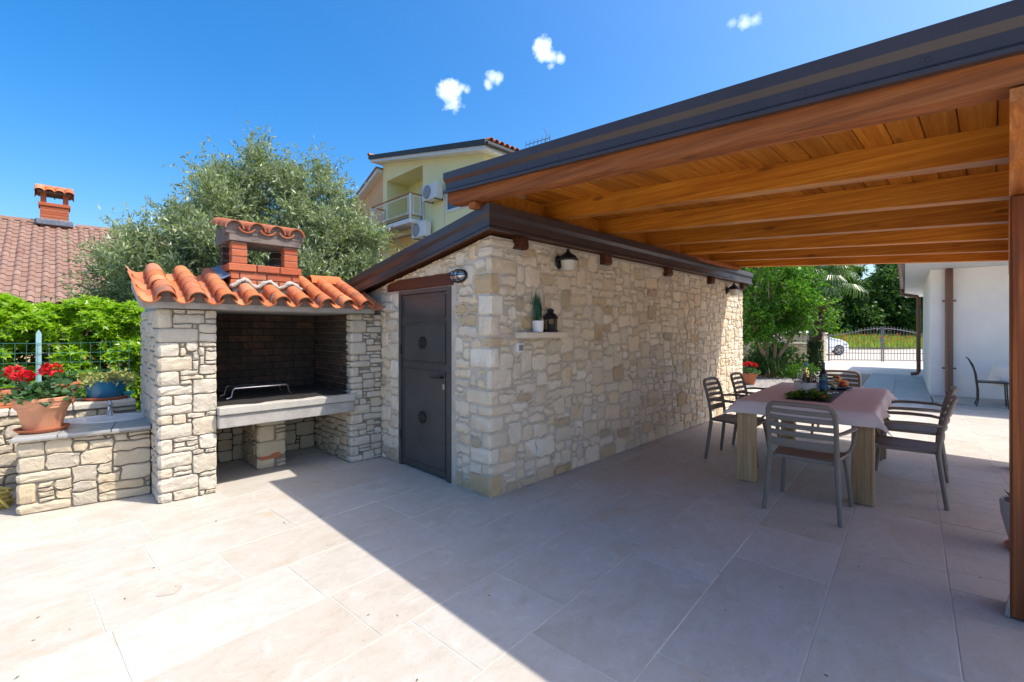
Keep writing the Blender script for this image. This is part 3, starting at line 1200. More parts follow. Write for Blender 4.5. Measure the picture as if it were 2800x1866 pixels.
print('shed stones', len(fr), len(sd_))
# rafter tails, shelf, lintel
for x in tailx:
    MB().prism([(-.035, 2.30), (-.06, 2.30), (-.075, 2.165), (-.055, 2.145), (.05, 2.145), (.05, 2.30)], 0, x - .065, x + .065).build('rafter_tail', 'tail_wood', SH)
MB().box(.30, .89, -.135, .05, 1.352, 1.405, .006).build('shelf', 'shed_stone', SH, label='narrow stone shelf built out of the wall')
MB().box(-.012, .1, .50, 1.675, 1.842, 1.958, .006).build('lintel', 'lintel_wood', SH, label='dark brown timber lintel over the door')
# roof: one slope falling away from the long wall
roofm = MB()


def rz(y):
    return 2.415 - .172 * y


roofm.prism([(-.10, rz(-.1) - .16), (3.35, rz(3.35) - .16), (3.35, rz(3.35)), (-.10, rz(-.1))], 0, -.10, 6.22)
roofm.build('roof', 'tail_wood', SH)


def fascia_profile(h):
    """(out, z) metal edging: drip lip, lower face, step, upper face"""
    return [(0, 0), (.034, 0), (.034, .018), (.014, .036), (.014, h * .50), (.038, h * .66), (.038, h), (-.02, h), (-.02, h - .01), (.0, h - .01)]


fp = fascia_profile(.205)
f = MB()
o0 = len(f.v)
for (yy, xo) in ((-.105, 0), (3.4, 0)):
    base = rz(yy) - .19
    for (o_, z_) in fp:
        f.v.append((-.105 - o_, yy - (o_ if yy < 0 else 0), base + z_))
N = len(fp)
for i in range(N):
    j = (i + 1) % N
    f.f.append((i, j, N + j, N + i))
f.f += [tuple(range(N)), tuple(range(2 * N - 1, N - 1, -1))]
f.build('fascia', 'flashing', SH)
f = MB()
base = rz(-.105) - .19
for (xx, s_) in ((-.105, -1), (6.22, 1)):
    for (o_, z_) in fp:
        f.v.append((xx + (s_ * o_ if s_ < 0 else 0) + .001, -.105 - o_, base + z_))
for i in range(N):
    j = (i + 1) % N
    f.f.append((i, j, N + j, N + i))
f.f += [tuple(range(N)), tuple(range(2 * N - 1, N - 1, -1))]
f.build('fascia', 'flashing', SH)
for x in (.4, 1.0, 2.4, 3.8, 5.2):
    MB().ball((x, -.121, base + .06), .009, 8, 5).build('rivet', 'flashing', SH)
# door
D0 = MB()
D0.box(-.010, .06, .535, .600, .004, 1.835).box(-.010, .06, 1.395, 1.440, .004, 1.835).box(-.010, .06, .602, 1.393, 1.795, 1.835)
door = MB().box(.006, .05, .603, 1.392, .02, 1.792, .004).build('door', 'door_steel', SH)
D0.build('door_frame', 'door_steel', SH, label='grey steel door frame')
tr = MB()
for (ya, yb, za, zb) in ((.63, 1.36, 1.565, 1.760), (.63, 1.36, 1.10, 1.492), (.63, 1.36, .075, 1.020)):
    tl = .0
    for p0, p1 in (((ya, za), (yb, za)), ((yb, za), (yb, zb)), ((yb, zb), (ya, zb)), ((ya, zb), (ya, za))):
        tr.bar((.002, p0[0], p0[1]), (.002, p1[0], p1[1]), .014, .018, up=(1, 0, 0))
tr.build('panel_trim', 'door_steel', door)
MB().bar((.004, .64, 1.548), (.004, 1.35, 1.497), .010, .012, up=(1, 0, 0)).build('crease', 'door_steel', door)
for z in (1.296, .552):
    v = MB()
    Mx = Matrix.Translation((.004, 1.01, z)) @ Matrix.Rotation(rad(-90), 4, 'Y')
    prof = [(.058, 0), (.060, .008), (.050, .014), (.046, .011), (.034, .011), (.030, .016), (.018, .018), (.001, .018)]
    v.lathe(prof, n=20)
    for k in range(10):
        a_ = k * .628
        v.ball((.052 * math.cos(a_), .052 * math.sin(a_), .008), .012, 6, 4)
    v.v = [tuple(Mx @ Vector(p)) for p in v.v]
    v.build('vent', 'black_iron', door, smooth=True)
MB().tube([(.0, .66, .975), (-.045, .66, .975), (-.05, .675, .975), (-.05, .80, .968)], .010, 8).build('handle', 'black_iron', door, smooth=True)
MB().box(-.002, .008, .645, .675, .86, .91, .003).build('keyhole_plate', 'galvanised', door)
for z in (1.22, .33):
    MB().tube([(-.012, 1.398, z - .05), (-.012, 1.398, z + .05)], .010, 8).build('hinge', 'black_iron', door, smooth=True)

# things on the shed's walls


def wall_lamp(x, label):
    t_ = thing('wall_lamp', label, 'lamp', (x, 0, 2.09), 0, 'lantern lamps on the shed wall')
    mm = MB()
    Mx = Matrix.Translation((x, -.012, 2.09)) @ Matrix.Rotation(rad(90), 4, 'X')
    mm.lathe([(.001, .025), (.03, .025), (.05, .012), (.056, 0)], n=18, sy=1.25)
    mm.v = [tuple(Mx @ Vector(p)) for p in mm.v]
    mm.tube([(x, -.03, 2.085), (x, -.09, 2.085), (x, -.125, 2.10), (x, -.13, 2.12)], .012, 8)
    mm.build('wall_plate', 'lamp_black', t_, smooth=True)
    c = (x, -.13, 2.0)
    MB().lathe([(.082, .095), (.098, .102), (.098, .110), (.085, .118), (.078, .135), (.055, .152), (.040, .156), (.032, .170), (.018, .178), (.014, .190), (.020, .198), (.010, .206), (.001, .214)], c, 20).build('cap', 'lamp_black', t_, smooth=True)
    MB().lathe([(.001, -.006), (.048, -.004), (.056, .004), (.072, .094), (.001, .097)], c, 20).build('shade', 'frosted_glass', t_, smooth=True)
    return t_


wall_lamp(.895, 'black lantern wall lamp with frosted shade above the plant on the shelf')
wall_lamp(5.31, 'black lantern wall lamp with frosted shade at the far end of the stone wall')
bl = thing('bulkhead_lamp', 'oval caged bulkhead lamp at the right end of the door lintel', 'lamp', (0, .39, 1.91))
mm = MB()
Mx = Matrix.Translation((-.006, .39, 1.912)) @ Matrix.Rotation(rad(-90), 4, 'Y')
mm.lathe([(.062, 0), (.066, .02), (.060, .032), (.001, .034)], n=22, sx=.95, sy=1.75)
mm.v = [tuple(Mx @ Vector(p)) for p in mm.v]
mm.build('base', 'black_iron', bl, smooth=True)
mm = MB()
mm.lathe([(.056, .03), (.052, .055), (.036, .078), (.001, .084)], n=22, sx=.9, sy=1.75)
mm.v = [tuple(Mx @ Vector(p)) for p in mm.v]
mm.build('lens', 'galvanised', bl, smooth=True, label='grey glass lens')
mm = MB()
for k in (-.05, 0, .05):
    pts = [Mx @ Vector((.06 * math.cos(a_) * (1 - abs(k) * 3), k * 1.1, .03 + .062 * math.sin(a_))) for a_ in [i * math.pi / 8 for i in range(9)]]
    mm.tube(pts, .004, 6)
mm.tube([Mx @ Vector((0, .11 * math.cos(a_), .03 + .062 * math.sin(a_))) for a_ in [i * math.pi / 10 for i in range(11)]], .004, 6)
mm.build('cage', 'black_iron', bl, smooth=True)

so = thing('power_socket', 'small white power socket with grey flap on the stone wall below the shelf', 'socket', (.342, 0, 1.267))
MB().box(.296, .388, -.030, .012, 1.224, 1.310, .006).build('box', 'white_plastic', so)
MB().box(.318, .372, -.037, -.028, 1.240, 1.292, .003).build('flap', 'socket_grey', so)

pp = thing('potted_reed', 'white pot of tall upright green reeds on the stone shelf', 'plant', (.535, -.062, 1.405))
MB().lathe([(.044, 0), (.048, .004), (.054, .095), (.053, .105), (.047, .105), (.045, .09), (.001, .088)], (.535, -.062, 1.4055), 24).build('pot', 'white_ceramic', pp, smooth=True)
nr = np.random.default_rng(8)
n = 70
a_ = nr.random(n) * 6.28
r_ = .034 * np.sqrt(nr.random(n))
C = np.stack([.535 + r_ * np.cos(a_), -.062 + r_ * np.sin(a_), np.full(n, 1.49)], 1)
Dv = np.stack([nr.normal(size=n) * .035, nr.normal(size=n) * .035, np.ones(n)], 1)
V = leaves(C, Dv, nr.normal(size=(n, 3)), .22 + .09 * nr.random(n), np.full(n, .011), .3)
add('reeds', fast_mesh('reeds', V, 4, 'reed'), pp)
V = None
lt = thing('lantern', 'black metal candle lantern with glass panes on the stone shelf', 'lantern', (.715, -.062, 1.405))
c = (.715, -.062, 1.4055)
MB().lathe([(.070, 0), (.072, .006), (.066, .022), (.060, .026), (.001, .026)], c, 8).build('base', 'lamp_black', lt)
mm = MB()
for k in range(6):
    a_ = k * math.pi / 3 + .26
    mm.tube([(c[0] + .058 * math.cos(a_), c[1] + .058 * math.sin(a_), c[2] + .02), (c[0] + .058 * math.cos(a_), c[1] + .058 * math.sin(a_), c[2] + .128)], .005, 6)
mm.build('frame', 'lamp_black', lt)
mm = MB()
mm.lathe([(.053, .026), (.053, .126)], c, 6)
mm.f = [q for q in mm.f if len(q) == 4]
mm.build('glass', 'clear_glass', lt)
MB().lathe([(.066, .126), (.074, .132), (.070, .142), (.045, .172), (.030, .178), (.026, .190), (.034, .198), (.030, .214), (.012, .224), (.001, .226)], c, 16).build('lid', 'lamp_black', lt, smooth=True)
MB().lathe([(.022, .026), (.022, .075), (.001, .076)], c, 12).build('candle', 'white_plastic', lt, smooth=True)

# ------------------------------------------------------------------ stone barbecue
BQ = thing('stone_barbecue', 'stone barbecue fireplace with an orange tiled roof and brick chimney', 'barbecue', (-1.0, 2.3, 0))
pil = MB().box(-1.985, -1.600, 1.825, 2.95, -.05, 1.602).build('pillar', 'dark_mortar', BQ)
lay(masonry(-2.0, 1.81, 0, 1.13, .405, 1.60, 'bbq', 31), pil, 'pale_stone', seed=5)
pil2 = MB().box(-.345, -.006, 1.825, 2.945, -.05, 1.602).build('pillar', 'dark_mortar', BQ)
st = masonry(-.36, 1.81, 0, .12, .352, 1.60, 'small', 37)
lay(st, pil2, 'pale_stone', seed=6)
st = masonry(-.36, 1.93, 0, .85, 0, .565, 'small', 38)
lay(st, pil2, 'warm_stone', seed=7)


def bricks(parent, mat, origin, du, n_out, length, height, bw, bh, jt, proud, rng, name='brick'):
    """running bond on a plane: du = direction of the courses, n_out = outwards"""
    O, U, Nn = Vector(origin), Vector(du), Vector(n_out)
    Z = Vector((0, 0, 1))
    rows = round(height / bh)
    bh = height / rows
    for j in range(rows):
        x = -rng.random() * bw * .2 - (bw / 2 if j % 2 else 0)
        while x < length - .01:
            a, b = max(0, x), min(length, x + bw)
            x += bw
            if b - a < .025:
                continue
            m = MB().box(-(b - a - jt) / 2, (b - a - jt) / 2, -.02, .02, -(bh - jt) / 2, (bh - jt) / 2, .004)
            m.v = [(p[0], p[1] + rng.uniform(-.002, .002), p[2]) for p in m.v]
            ctr = O + U * ((a + b) / 2) + Z * ((j + .5) * bh) + Nn * (proud - .02 + rng.uniform(-.002, .003))
            Y = Z.cross(U)
            mw = Matrix(((U.x, Y.x, 0, ctr.x), (U.y, Y.y, 0, ctr.y), (U.z, Y.z, 1, ctr.z), (0, 0, 0, 1)))
            add(name, m.mesh(name, mat, fixn=False), parent, mw)


rng = random.Random(77)
bricks(pil2, 'brick_sooty', (-.348, 1.94, .76), (0, 1, 0), (-1, 0, 0), .868, .84, .215, .068, .009, .010, rng)
bw_ = MB().box(-1.598, -.30, 2.815, 2.95, -.05, 1.602).build('back_wall', 'sooty_mortar', BQ)
bricks(bw_, 'brick_sooty', (-1.597, 2.812, .75), (1, 0, 0), (0, -1, 0), 1.245, .85, .23, .075, .009, .006, rng)
lay(masonry(-1.597, 2.81, 0, 0, 1.245, .56, 'bbq', 39), bw_, 'warm_stone', seed=8)
MB().box(-1.597, -.352, 1.735, 2.808, .678, .745, .006).build('hearth_slab', 'hearth_stone', BQ)
MB().box(-1.597, -.352, 1.752, 1.90, .560, .676, .008).build('hearth_beam', 'concrete', BQ)
MB().box(-1.590, -.352, 1.902, 2.80, .600, .674).build('hearth_base', 'concrete', BQ)
as_ = MB()
arng = random.Random(3)
gx, gy = 22, 12
for j in range(gy + 1):
    for i in range(gx + 1):
        x = -1.585 + 1.222 * i / gx
        y = 1.835 + .965 * j / gy
        if j == 0:
            y += .03 * math.sin(i * .9) + arng.uniform(-.015, .02)
        edge = j in (0,)
        as_.v.append((x, y, .7455 if edge else .748 + .012 * (j / gy) + arng.uniform(0, .008)))
for j in range(gy):
    for i in range(gx):
        a = j * (gx + 1) + i
        as_.f.append((a, a + 1, a + gx + 2, a + gx + 1))
as_.build('ash_bed', 'soot', BQ, smooth='all')
pier = MB().box(-1.130, -.885, 2.255, 2.80, -.05, .595).build('support_pier', 'dark_mortar', BQ)
sp = masonry(-1.145, 2.24, 0, .55, .272, .56, 'low', 43, blockB=[(.02, .22, .09, .16)])
lay(sp, pier, 'warm_stone', seed=9)
m = MB().box(-.105, .105, -.03, .03, -.033, .033, .005)
add('brick', m.mesh('brick', 'brick_red', fixn=False), pier, Matrix.Translation((-1.03, 2.263, .125)), label='red brick set among the stones of the pier')
# roof slab: solid gable with plastered end, dark under the tiles
RY0, RZ0, RY1, RZ1 = 1.700, 1.660, 2.33, 1.905
MB().prism([(RY0, 1.604), (1.80, 1.604), (2.40, 1.80), (2.40, RZ1), (RY1, RZ1), (RY0, RZ0)], 0, -2.125, -.15).build('roof_slab', 'concrete', BQ)
MB().prism([(1.835, 1.601), (2.93, 1.601), (2.93, 1.66), (2.405, RZ1 - .01), (2.398, 1.79), (1.835, 1.613)], 0, -1.975, -.16).build('gable', 'concrete', BQ)
th = math.atan2(RZ1 - RZ0, RY1 - RY0)
DN = Vector((0, -math.cos(th), -math.sin(th)))
UPN = Vector((0, -math.sin(th), math.cos(th)))
SL = math.hypot(RZ1 - RZ0, RY1 - RY0)


def tile_mesh(L, r0, r1, up, mat, n=7, thick=.011, name='roof_tile', arc=math.pi, seed=0):
    """curved clay tile, axis along +x (downhill), opening down (cover) or up (pan)"""
    m = MB()
    s = 1 if up else -1
    rows = []
    for (x, r) in ((0, r0), (L, r1)):
        for rr in (r, r - thick):
            for i in range(n + 1):
                a = (math.pi - arc) / 2 + arc * i / n
                m.v.append((x, rr * math.cos(a), s * rr * math.sin(a)))
    k = n + 1
    for i in range(n):
        m.f.append((i, i + 1, 2 * k + i + 1, 2 * k + i))
        m.f.append((k + i, 3 * k + i, 3 * k + i + 1, k + i + 1))
        m.f.append((i, k + i, k + i + 1, i + 1))
        m.f.append((2 * k + i, 2 * k + i + 1, 3 * k + i + 1, 3 * k + i))
    m.f += [(0, 2 * k, 3 * k, k), (n, k + n, 3 * k + n, 2 * k + n)]
    return m.mesh(name, mat, smooth=True)


def frame(o, x, z):
    y = Vector(z).cross(Vector(x))
    return Matrix(((x[0], y[0], z[0], o[0]), (x[1], y[1], z[1], o[1]), (x[2], y[2], z[2], o[2]), (0, 0, 0, 1)))


roof = MB().prism([(RY0 + .02, RZ0 + .004), (RY1, RZ1 + .004), (RY1, RZ1 + .010), (RY0 + .03, RZ0 + .012)], 0, -2.10, -.17).build('roof', 'concrete_soiled', BQ)
cover = tile_mesh(.215, .058, .074, True, 'terracotta_tile', n=9, thick=.009)
pan = tile_mesh(.215, .088, .076, False, 'terracotta_tile', n=9, arc=math.pi * .8)
trng = random.Random(15)
EX = .150


def in_chimney(x, y):
    return -1.50 < x < -.78 and y > 1.975


for k in range(10):
    for r in range(5):
        s_ = SL - .03 - (r * EX) + .10         # distance down to the lower end measured from the eave
        lo = -.07 + r * EX                     # lower end, metres up the slope from the eave
        start = Vector((0, RY0, RZ0)) - DN * (lo + .205)
        for typ in ('pan', 'cover'):
            if typ == 'cover' and k > 8:
                continue
            x = -2.085 + .213 * k + (.1065 if typ == 'cover' else 0)
            if in_chimney(x, start.y - .06):
                continue
            if start.y > RY1 + .06:
                continue
            h = .090 if typ == 'pan' else .072
            h += r * .0
            o = Vector((x + trng.uniform(-.006, .006), start.y, start.z)) + UPN * (h if typ == 'pan' else h - .030)
            dn = (DN + UPN * (-.055)).normalized()
            z = (UPN + DN * .055).normalized()
            dn = (dn + Vector((trng.uniform(-.03, .03), 0, 0))).normalized()
            z = (z - dn * z.dot(dn)).normalized()
            add('roof_tile', cover if typ == 'cover' else pan, roof, frame(o - UPN * .0 + z * (.012 if typ == 'cover' else -.0), dn, z))
# ridge tiles, left verge tiles
ridge_t = tile_mesh(.34, .090, .098, True, 'terracotta_tile')
for x in (-.60,):
    add('ridge_tile', ridge_t, roof, frame((x, RY1 + .02, RZ1 + .045), Vector((1, 0, .0)), Vector((0, 0, 1))))
pts = [(.070 * math.cos(math.pi * q / 8), .042 + .070 * math.sin(math.pi * q / 8)) for q in range(9)]
fill = MB().prism([(.070, -.01)] + pts + [(-.070, -.01)], 1, -.022, .10).mesh('mortar_fill', 'concrete_soiled')
for k in range(9):
    add('mortar_fill', fill, roof, Matrix.Translation((-1.978 + .213 * k, RY0, RZ0)))
# chimney
CH = MB().box(-1.425, -.850, 2.02, 2.455, 1.70, 2.055).build('chimney', 'lime_mortar', BQ)
CX0, CX1, CY0, CY1 = -1.447, -.830, 2.0, 2.476


def brick_at(x0, x1, y0, y1, z0, z1, mat='brick_red'):
    m = MB().box(-(x1 - x0) / 2, (x1 - x0) / 2, -(y1 - y0) / 2, (y1 - y0) / 2, -(z1 - z0) / 2, (z1 - z0) / 2, .005)
    m.v = [tuple(c_ + trng.uniform(-.0015, .0015) for c_ in p) for p in m.v]
    mw = Matrix.Translation(((x0 + x1) / 2, (y0 + y1) / 2, (z0 + z1) / 2))
    add('brick', m.mesh('brick', mat, fixn=False), CH, mw)


for k, (za, zb, out) in enumerate(((1.835, 1.90, 0), (1.908, 1.975, 0), (1.983, 2.05, .018))):
    x0, x1, y0, y1 = CX0 - out, CX1 + out, CY0 - out, CY1 + out
    cuts = [0, .12, .50, .88, 1] if k % 2 else [0, .36, .68, 1]
    W_ = x1 - x0
    for a, b in zip(cuts[:-1], cuts[1:]):
        for (ya, yb) in ((y0, y0 + .11), (y1 - .11, y1)):
            brick_at(x0 + a * W_ + (.004 if a else 0), x0 + b * W_ - (.004 if b < 1 else 0), ya, yb, za, zb)
    for xa, xb in ((x0, x0 + .11), (x1 - .11, x1)):
        brick_at(xa, xb, y0 + .116, (y0 + y1) / 2 - .004, za, zb)
        brick_at(xa, xb, (y0 + y1) / 2 + .004, y1 - .116, za, zb)
for (xa, xb) in ((CX0 + .012, CX0 + .142), (CX1 - .142, CX1 - .012)):
    for (ya, yb) in ((CY0 + .012, CY0 + .112), (CY1 - .112, CY1 - .012)):
        for q in range(3):
            brick_at(xa, xb, ya, yb, 2.056 + q * .067, 2.117 + q * .067, 'brick_red' if ya < 2.1 else 'brick_sooty')
        MB().box(xa + .008, xb - .008, ya + .008, yb - .008, 2.05, 2.26).build('pier_core', 'lime_mortar', CH)
cap = MB()
y0, y1 = CY0 - .012, CY1 + .03
cap.prism([(y0, 2.266), (y1, 2.266), (y1, 2.455), (y0, 2.345)], 0, CX0 - .012, CX1 + .012)
cap.build('chimney_cap', 'concrete_soiled', CH)
th2 = math.atan2(.11, y1 - y0)
DN2 = Vector((0, -math.cos(th2), -math.sin(th2)))
UP2 = Vector((0, -math.sin(th2), math.cos(th2)))
c2 = tile_mesh(.25, .064, .080, True, 'terracotta_tile', n=9)
p2 = tile_mesh(.25, .092, .082, False, 'terracotta_tile', n=9, arc=math.pi * .7)
for k in range(4):
    for r in range(3):
        lo = -.025 + r * .19
        st_ = Vector((0, y0, 2.345)) - DN2 * (lo + .25)
        for typ in ('pan', 'cover'):
            x = CX0 + .030 + .184 * k + (0 if typ == 'cover' else .092)
            if x > CX1 + .02:
                continue
            z = (UP2 + DN2 * .05).normalized()
            dn = (DN2 - UP2 * .05 + Vector((trng.uniform(-.03, .03), 0, 0))).normalized()
            z = (z - dn * z.dot(dn)).normalized()
            add('roof_tile', c2 if typ == 'cover' else p2, CH, frame(Vector((x, st_.y, st_.z)) + UP2 * (.045 if typ == 'cover' else .096), dn, z))
pts = [(.072 * math.cos(math.pi * q / 8), .055 * math.sin(math.pi * q / 8)) for q in range(9)]
fill = MB().prism([(.072, -.055)] + pts + [(-.072, -.055)], 1, -.004, .10).mesh('mortar_fill', 'concrete_soiled')
for k in range(4):
    add('mortar_fill', fill, CH, Matrix.Translation((CX0 + .030 + .184 * k, y0, 2.385)))
# mortar collar where the chimney leaves the tiles, and grey lead flashing
m = MB()
nrg = random.Random(9)
pts, rs = [], []
for k in range(34):
    x = CX0 - .01 + k * (CX1 - CX0 + .02) / 33
    pts.append((x, CY0 - .010 + nrg.uniform(-.006, .004), 1.868 + .030 * math.cos((x + 1.978) / .213 * 2 * math.pi) + nrg.uniform(-.004, .004)))
    rs.append(.022 + nrg.uniform(-.007, .009))
m.tube(pts, rs, 7)
m.build('mortar_collar', 'lime_mortar', CH, smooth='all')
m = MB()
for i in range(7):
    y = 1.985 + i * .06
    for j in range(4):
        m.v.append((CX0 - .002 - j * .055, y, RZ0 + (y - RY0) * math.tan(th) + .16 - j * .030 + nrg.uniform(-.008, .008)))
for i in range(6):
    for j in range(3):
        a = i * 4 + j
        m.f.append((a, a + 1, a + 5, a + 4))
simple('lead', (.13, .15, .19), .5, nscale=14, namp=.35, bump=.6, bscale=30)
m.build('lead_flashing', 'lead', CH, smooth='all')

# wire grill rack standing in the ash
gr_ = thing('grill_rack', 'low chrome wire grill rack standing on the sooty hearth', 'grill', (-1.13, 2.3, .757))
m = MB()
for y in (2.17, 2.43):
    m.tube([(-1.44, y, .762), (-1.40, y, .775), (-1.385, y, .845), (-1.37, y, .857), (-.90, y, .857), (-.885, y, .845), (-.87, y, .775), (-.845, y, .762)], .006, 6)
m.build('leg_frame', 'chrome', gr_, smooth=True)
m = MB()
for k in range(26):
    x = -1.365 + k * .0185
    m.tube([(x, 2.165, .864), (x, 2.435, .864)], .0034, 5)
m.build('grate', 'galvanised', gr_, smooth=True, kind='stuff')

# ------------------------------------------------------------------ sink wall, retaining wall
a0 = Vector((-2.803, 2.279, 0))
a1 = Vector((-2.0, 2.165, 0))
SR = math.atan2(a1.y - a0.y, a1.x - a0.x)
SK = thing('stone_sink', 'waist high stone wash stand with a tiled top and oval basin', 'sink', tuple(a0), SR)
skM = M_of(SK)
body = MB().box(.015, .79, .015, .98, -.05, .562).build('stone_base', 'dark_mortar', SK, local=True)
st = masonry(0, 0, 0, .96, .80, .562, 'low', 52)
lay(st, body, 'warm_stone', seed=10, xf=skM)
# tiled top with an oval hole for the basin
top = MB().box(-.035, .80, -.04, 1.02, .564, .578).build('counter', 'dark_mortar', SK, local=True)
bc, ba, bb = (.47, .60), .285, .20
gx = [-.035, .22, .54, .80]
gy = [-.04, .22, 1.02]
for i in range(3):
    for j in range(2):
        x0, x1, y0, y1 = gx[i] + .003, gx[i + 1] - .003, gy[j] + .003, gy[j + 1] - .003
        m = MB().box(x0, x1, y0, y1, .574, .600, .003)
        o = m.build('counter_tile', 'counter_tile', top, local=True)
m = MB()
m.lathe([(1.10, .598), (1.10, .607), (1.0, .611), (.93, .606), (.84, .6015)], (bc[0], bc[1], 0), 36, ba, bb)
m.f = [q for q in m.f if len(q) == 4]
m.lathe([(.93, .6065), (.80, .604), (.5, .6025), (.12, .6018), (.001, .6016)], (bc[0], bc[1], 0), 36, ba, bb)
m.build('basin', 'white_ceramic', SK, smooth=True, local=True)
m = MB().lathe([(.022, .604), (.024, .607), (.016, .608), (.001, .606)], (bc[0] + .02, bc[1] - .115, 0), 14)
m.build('drain', 'chrome', SK, smooth=True, local=True)
m = MB()
tx, ty = bc[0] + .0, bc[1] + .16
m.lathe([(.026, .603), (.026, .63), (.020, .64), (.018, .70), (.022, .705), (.022, .72), (.012, .735), (.014, .75), (.001, .756)], (tx, ty, 0), 14)
m.tube([(tx, ty, .69), (tx, ty - .06, .705), (tx, ty - .10, .695), (tx, ty - .115, .67)], .011, 8)
m.build('tap', 'galvanised', SK, smooth=True, local=True)

RW = thing('retaining_wall', 'low stone wall with flower pots along its top', 'wall', (-4.3, 3.3, 0))
rwb = MB().box(-7.0, -2.02, 3.125, 3.60, -.09, .665).build('wall_core', 'dark_mortar', RW)
lay(masonry(-7.0, 3.11, -.05, 0, 4.985, .71, 'low', 61), rwb, 'warm_stone', limit=110, seed=11)
crng = random.Random(4)
x = -7.0
while x < -2.03:
    w = min(crng.uniform(.35, .6), -2.02 - x)
    MB().box(x + .004, x + w - .004, 3.085, 3.62, .668, .722, .008).build('cap_stone', 'pale_stone', RW)
    x += w

# ------------------------------------------------------------------ pots and flowers on the left


def pot_profile(h, rt, rb, band=True):
    if band:
        return [(rb * .9, 0), (rb, .006), (rb + (rt - rb) * .55, h * .62), (rt * .93, h * .70), (rt * .925, h * .74), (rt * .95, h * .76), (rt * .97, h * .88), (rt * 1.02, h * .90), (rt * 1.03, h * .985), (rt, h), (rt * .88, h), (rt * .86, h * .9), (.001, h * .88)]
    return [(rb * .9, 0), (rb, .006), (rt, h * .97), (rt, h), (rt * .9, h), (rt * .88, h * .9), (.001, h * .88)]


def saucer(c, r, h, mat, parent):
    return MB().lathe([(r * .82, 0), (r * .86, .004), (r, h), (r * .95, h), (r * .82, h * .35), (.001, h * .35)], c, 28).build('saucer', mat, parent, smooth=True)


def flower_head(rng_, c, r, n, size):
    d = unit(rng_.normal(size=(n, 3)) + np.array([0, 0, .25]))
    P = np.array(c) + d * r * (.55 + .45 * rng_.random((n, 1))) * np.array([1, 1, .72])
    return leaves(P, unit(d + rng_.normal(size=(n, 3)) * .6), d, np.full(n, size), np.full(n, size * .95), .1)


def geranium(name, label, c, z, potscale, heads, seed, group, pot_mat='pot_terracotta', dish=True, lr=.16):
    t_ = thing(name, label, 'plant', (c[0], c[1], z), 0, group)
    k = potscale
    zz = z
    if dish:
        saucer((c[0], c[1], z), .168 * k, .030 * k, 'pot_terracotta_dark', t_)
        zz = z + .012 * k
    MB().lathe(pot_profile(.265 * k, .178 * k, .112 * k), (c[0], c[1], zz), 36).build('pot', pot_mat, t_, smooth=True)
    MB().lathe([(.15 * k, .24 * k), (.001, .25 * k)], (c[0], c[1], zz), 16).build('soil', 'soil', t_)
    r_ = np.random.default_rng(seed)
    n = 260
    zt = zz + .265 * k
    d = r_.normal(size=(n, 3))
    d[:, 2] = np.abs(d[:, 2]) * .7
    d = unit(d)
    P = np.array([c[0], c[1], zt - .02]) + d * lr * k * (.45 + .75 * r_.random((n, 1))) * np.array([1.2, 1.2, .72])
    V = leaves(P, unit(d + r_.normal(size=(n, 3)) * .5), unit(np.array([0, 0, 1]) + r_.normal(size=(n, 3)) * .35), .055 * k * (.7 + .6 * r_.random(n)), .062 * k * (.7 + .6 * r_.random(n)), .12)
    add('foliage', fast_mesh('foliage', V, 4, 'geranium_leaf'), t_)
    m = MB()
    hv = []
    for (dx, dy, dz, r) in heads:
        p = Vector((c[0] + dx * k, c[1] + dy * k, zt + (dz + .03) * k))
        m.tube([(c[0] + dx * .3 * k, c[1] + dy * .3 * k, zt - .02), (c[0] + dx * .8 * k, c[1] + dy * .8 * k, zt + dz * .5 * k), p], .004 * k, 6)
        hv.append(flower_head(r_, p, r * k, 90, .030 * k))
    m.build('stems', 'geranium_leaf', t_)
    for q in hv:
        add('flower_head', fast_mesh('flower_head', q, 4, 'geranium_red'), t_)
    return t_


rgt = Vector((.7071, -.7071))
fw = Vector((.7071, .7071))


def off(r, f):
    return (rgt.x * r + fw.x * f, rgt.y * r + fw.y * f)


hs = [off(-.225, 0) + (.165, .064), off(-.115, -.03) + (.140, .052), off(.065, .0) + (.195, .062)]
geranium('potted_geranium', 'red geranium in a large terracotta pot on the corner of the wash stand', (-2.672, 2.50), .6015, 1.0, hs, 4, None)

bp = thing('potted_succulent', 'blue glazed planter of trailing yellow green succulents on the low wall', 'plant', (-2.235, 3.37, .722))
saucer((-2.235, 3.37, .722), .19, .03, 'pot_terracotta_dark', bp)
MB().lathe([(.14, .010), (.145, .016), (.172, .18), (.182, .183), (.182, .193), (.164, .193), (.158, .16), (.001, .16)], (-2.235, 3.37, .722), 30).build('pot', 'blue_glaze', bp, smooth=True)
r_ = np.random.default_rng(14)
n = 620
a_ = r_.random(n) * 6.28
q_ = np.sqrt(r_.random(n))
P = np.stack([-2.235 + .24 * q_ * np.cos(a_), 3.37 + .22 * q_ * np.sin(a_), .92 + .045 * r_.random(n) - .05 * np.maximum(0, q_ - .7) * 3 + .03 * np.sin(a_ * 3)], 1)
V = leaves(P, unit(r_.normal(size=(n, 3)) + np.array([0, 0, .5])), unit(r_.normal(size=(n, 3)) + np.array([0, 0, 1])), .035 + .025 * r_.random(n), .018 + .012 * r_.random(n), .2)
add('foliage', fast_mesh('foliage', V, 4, 'succulent_leaf'), bp)

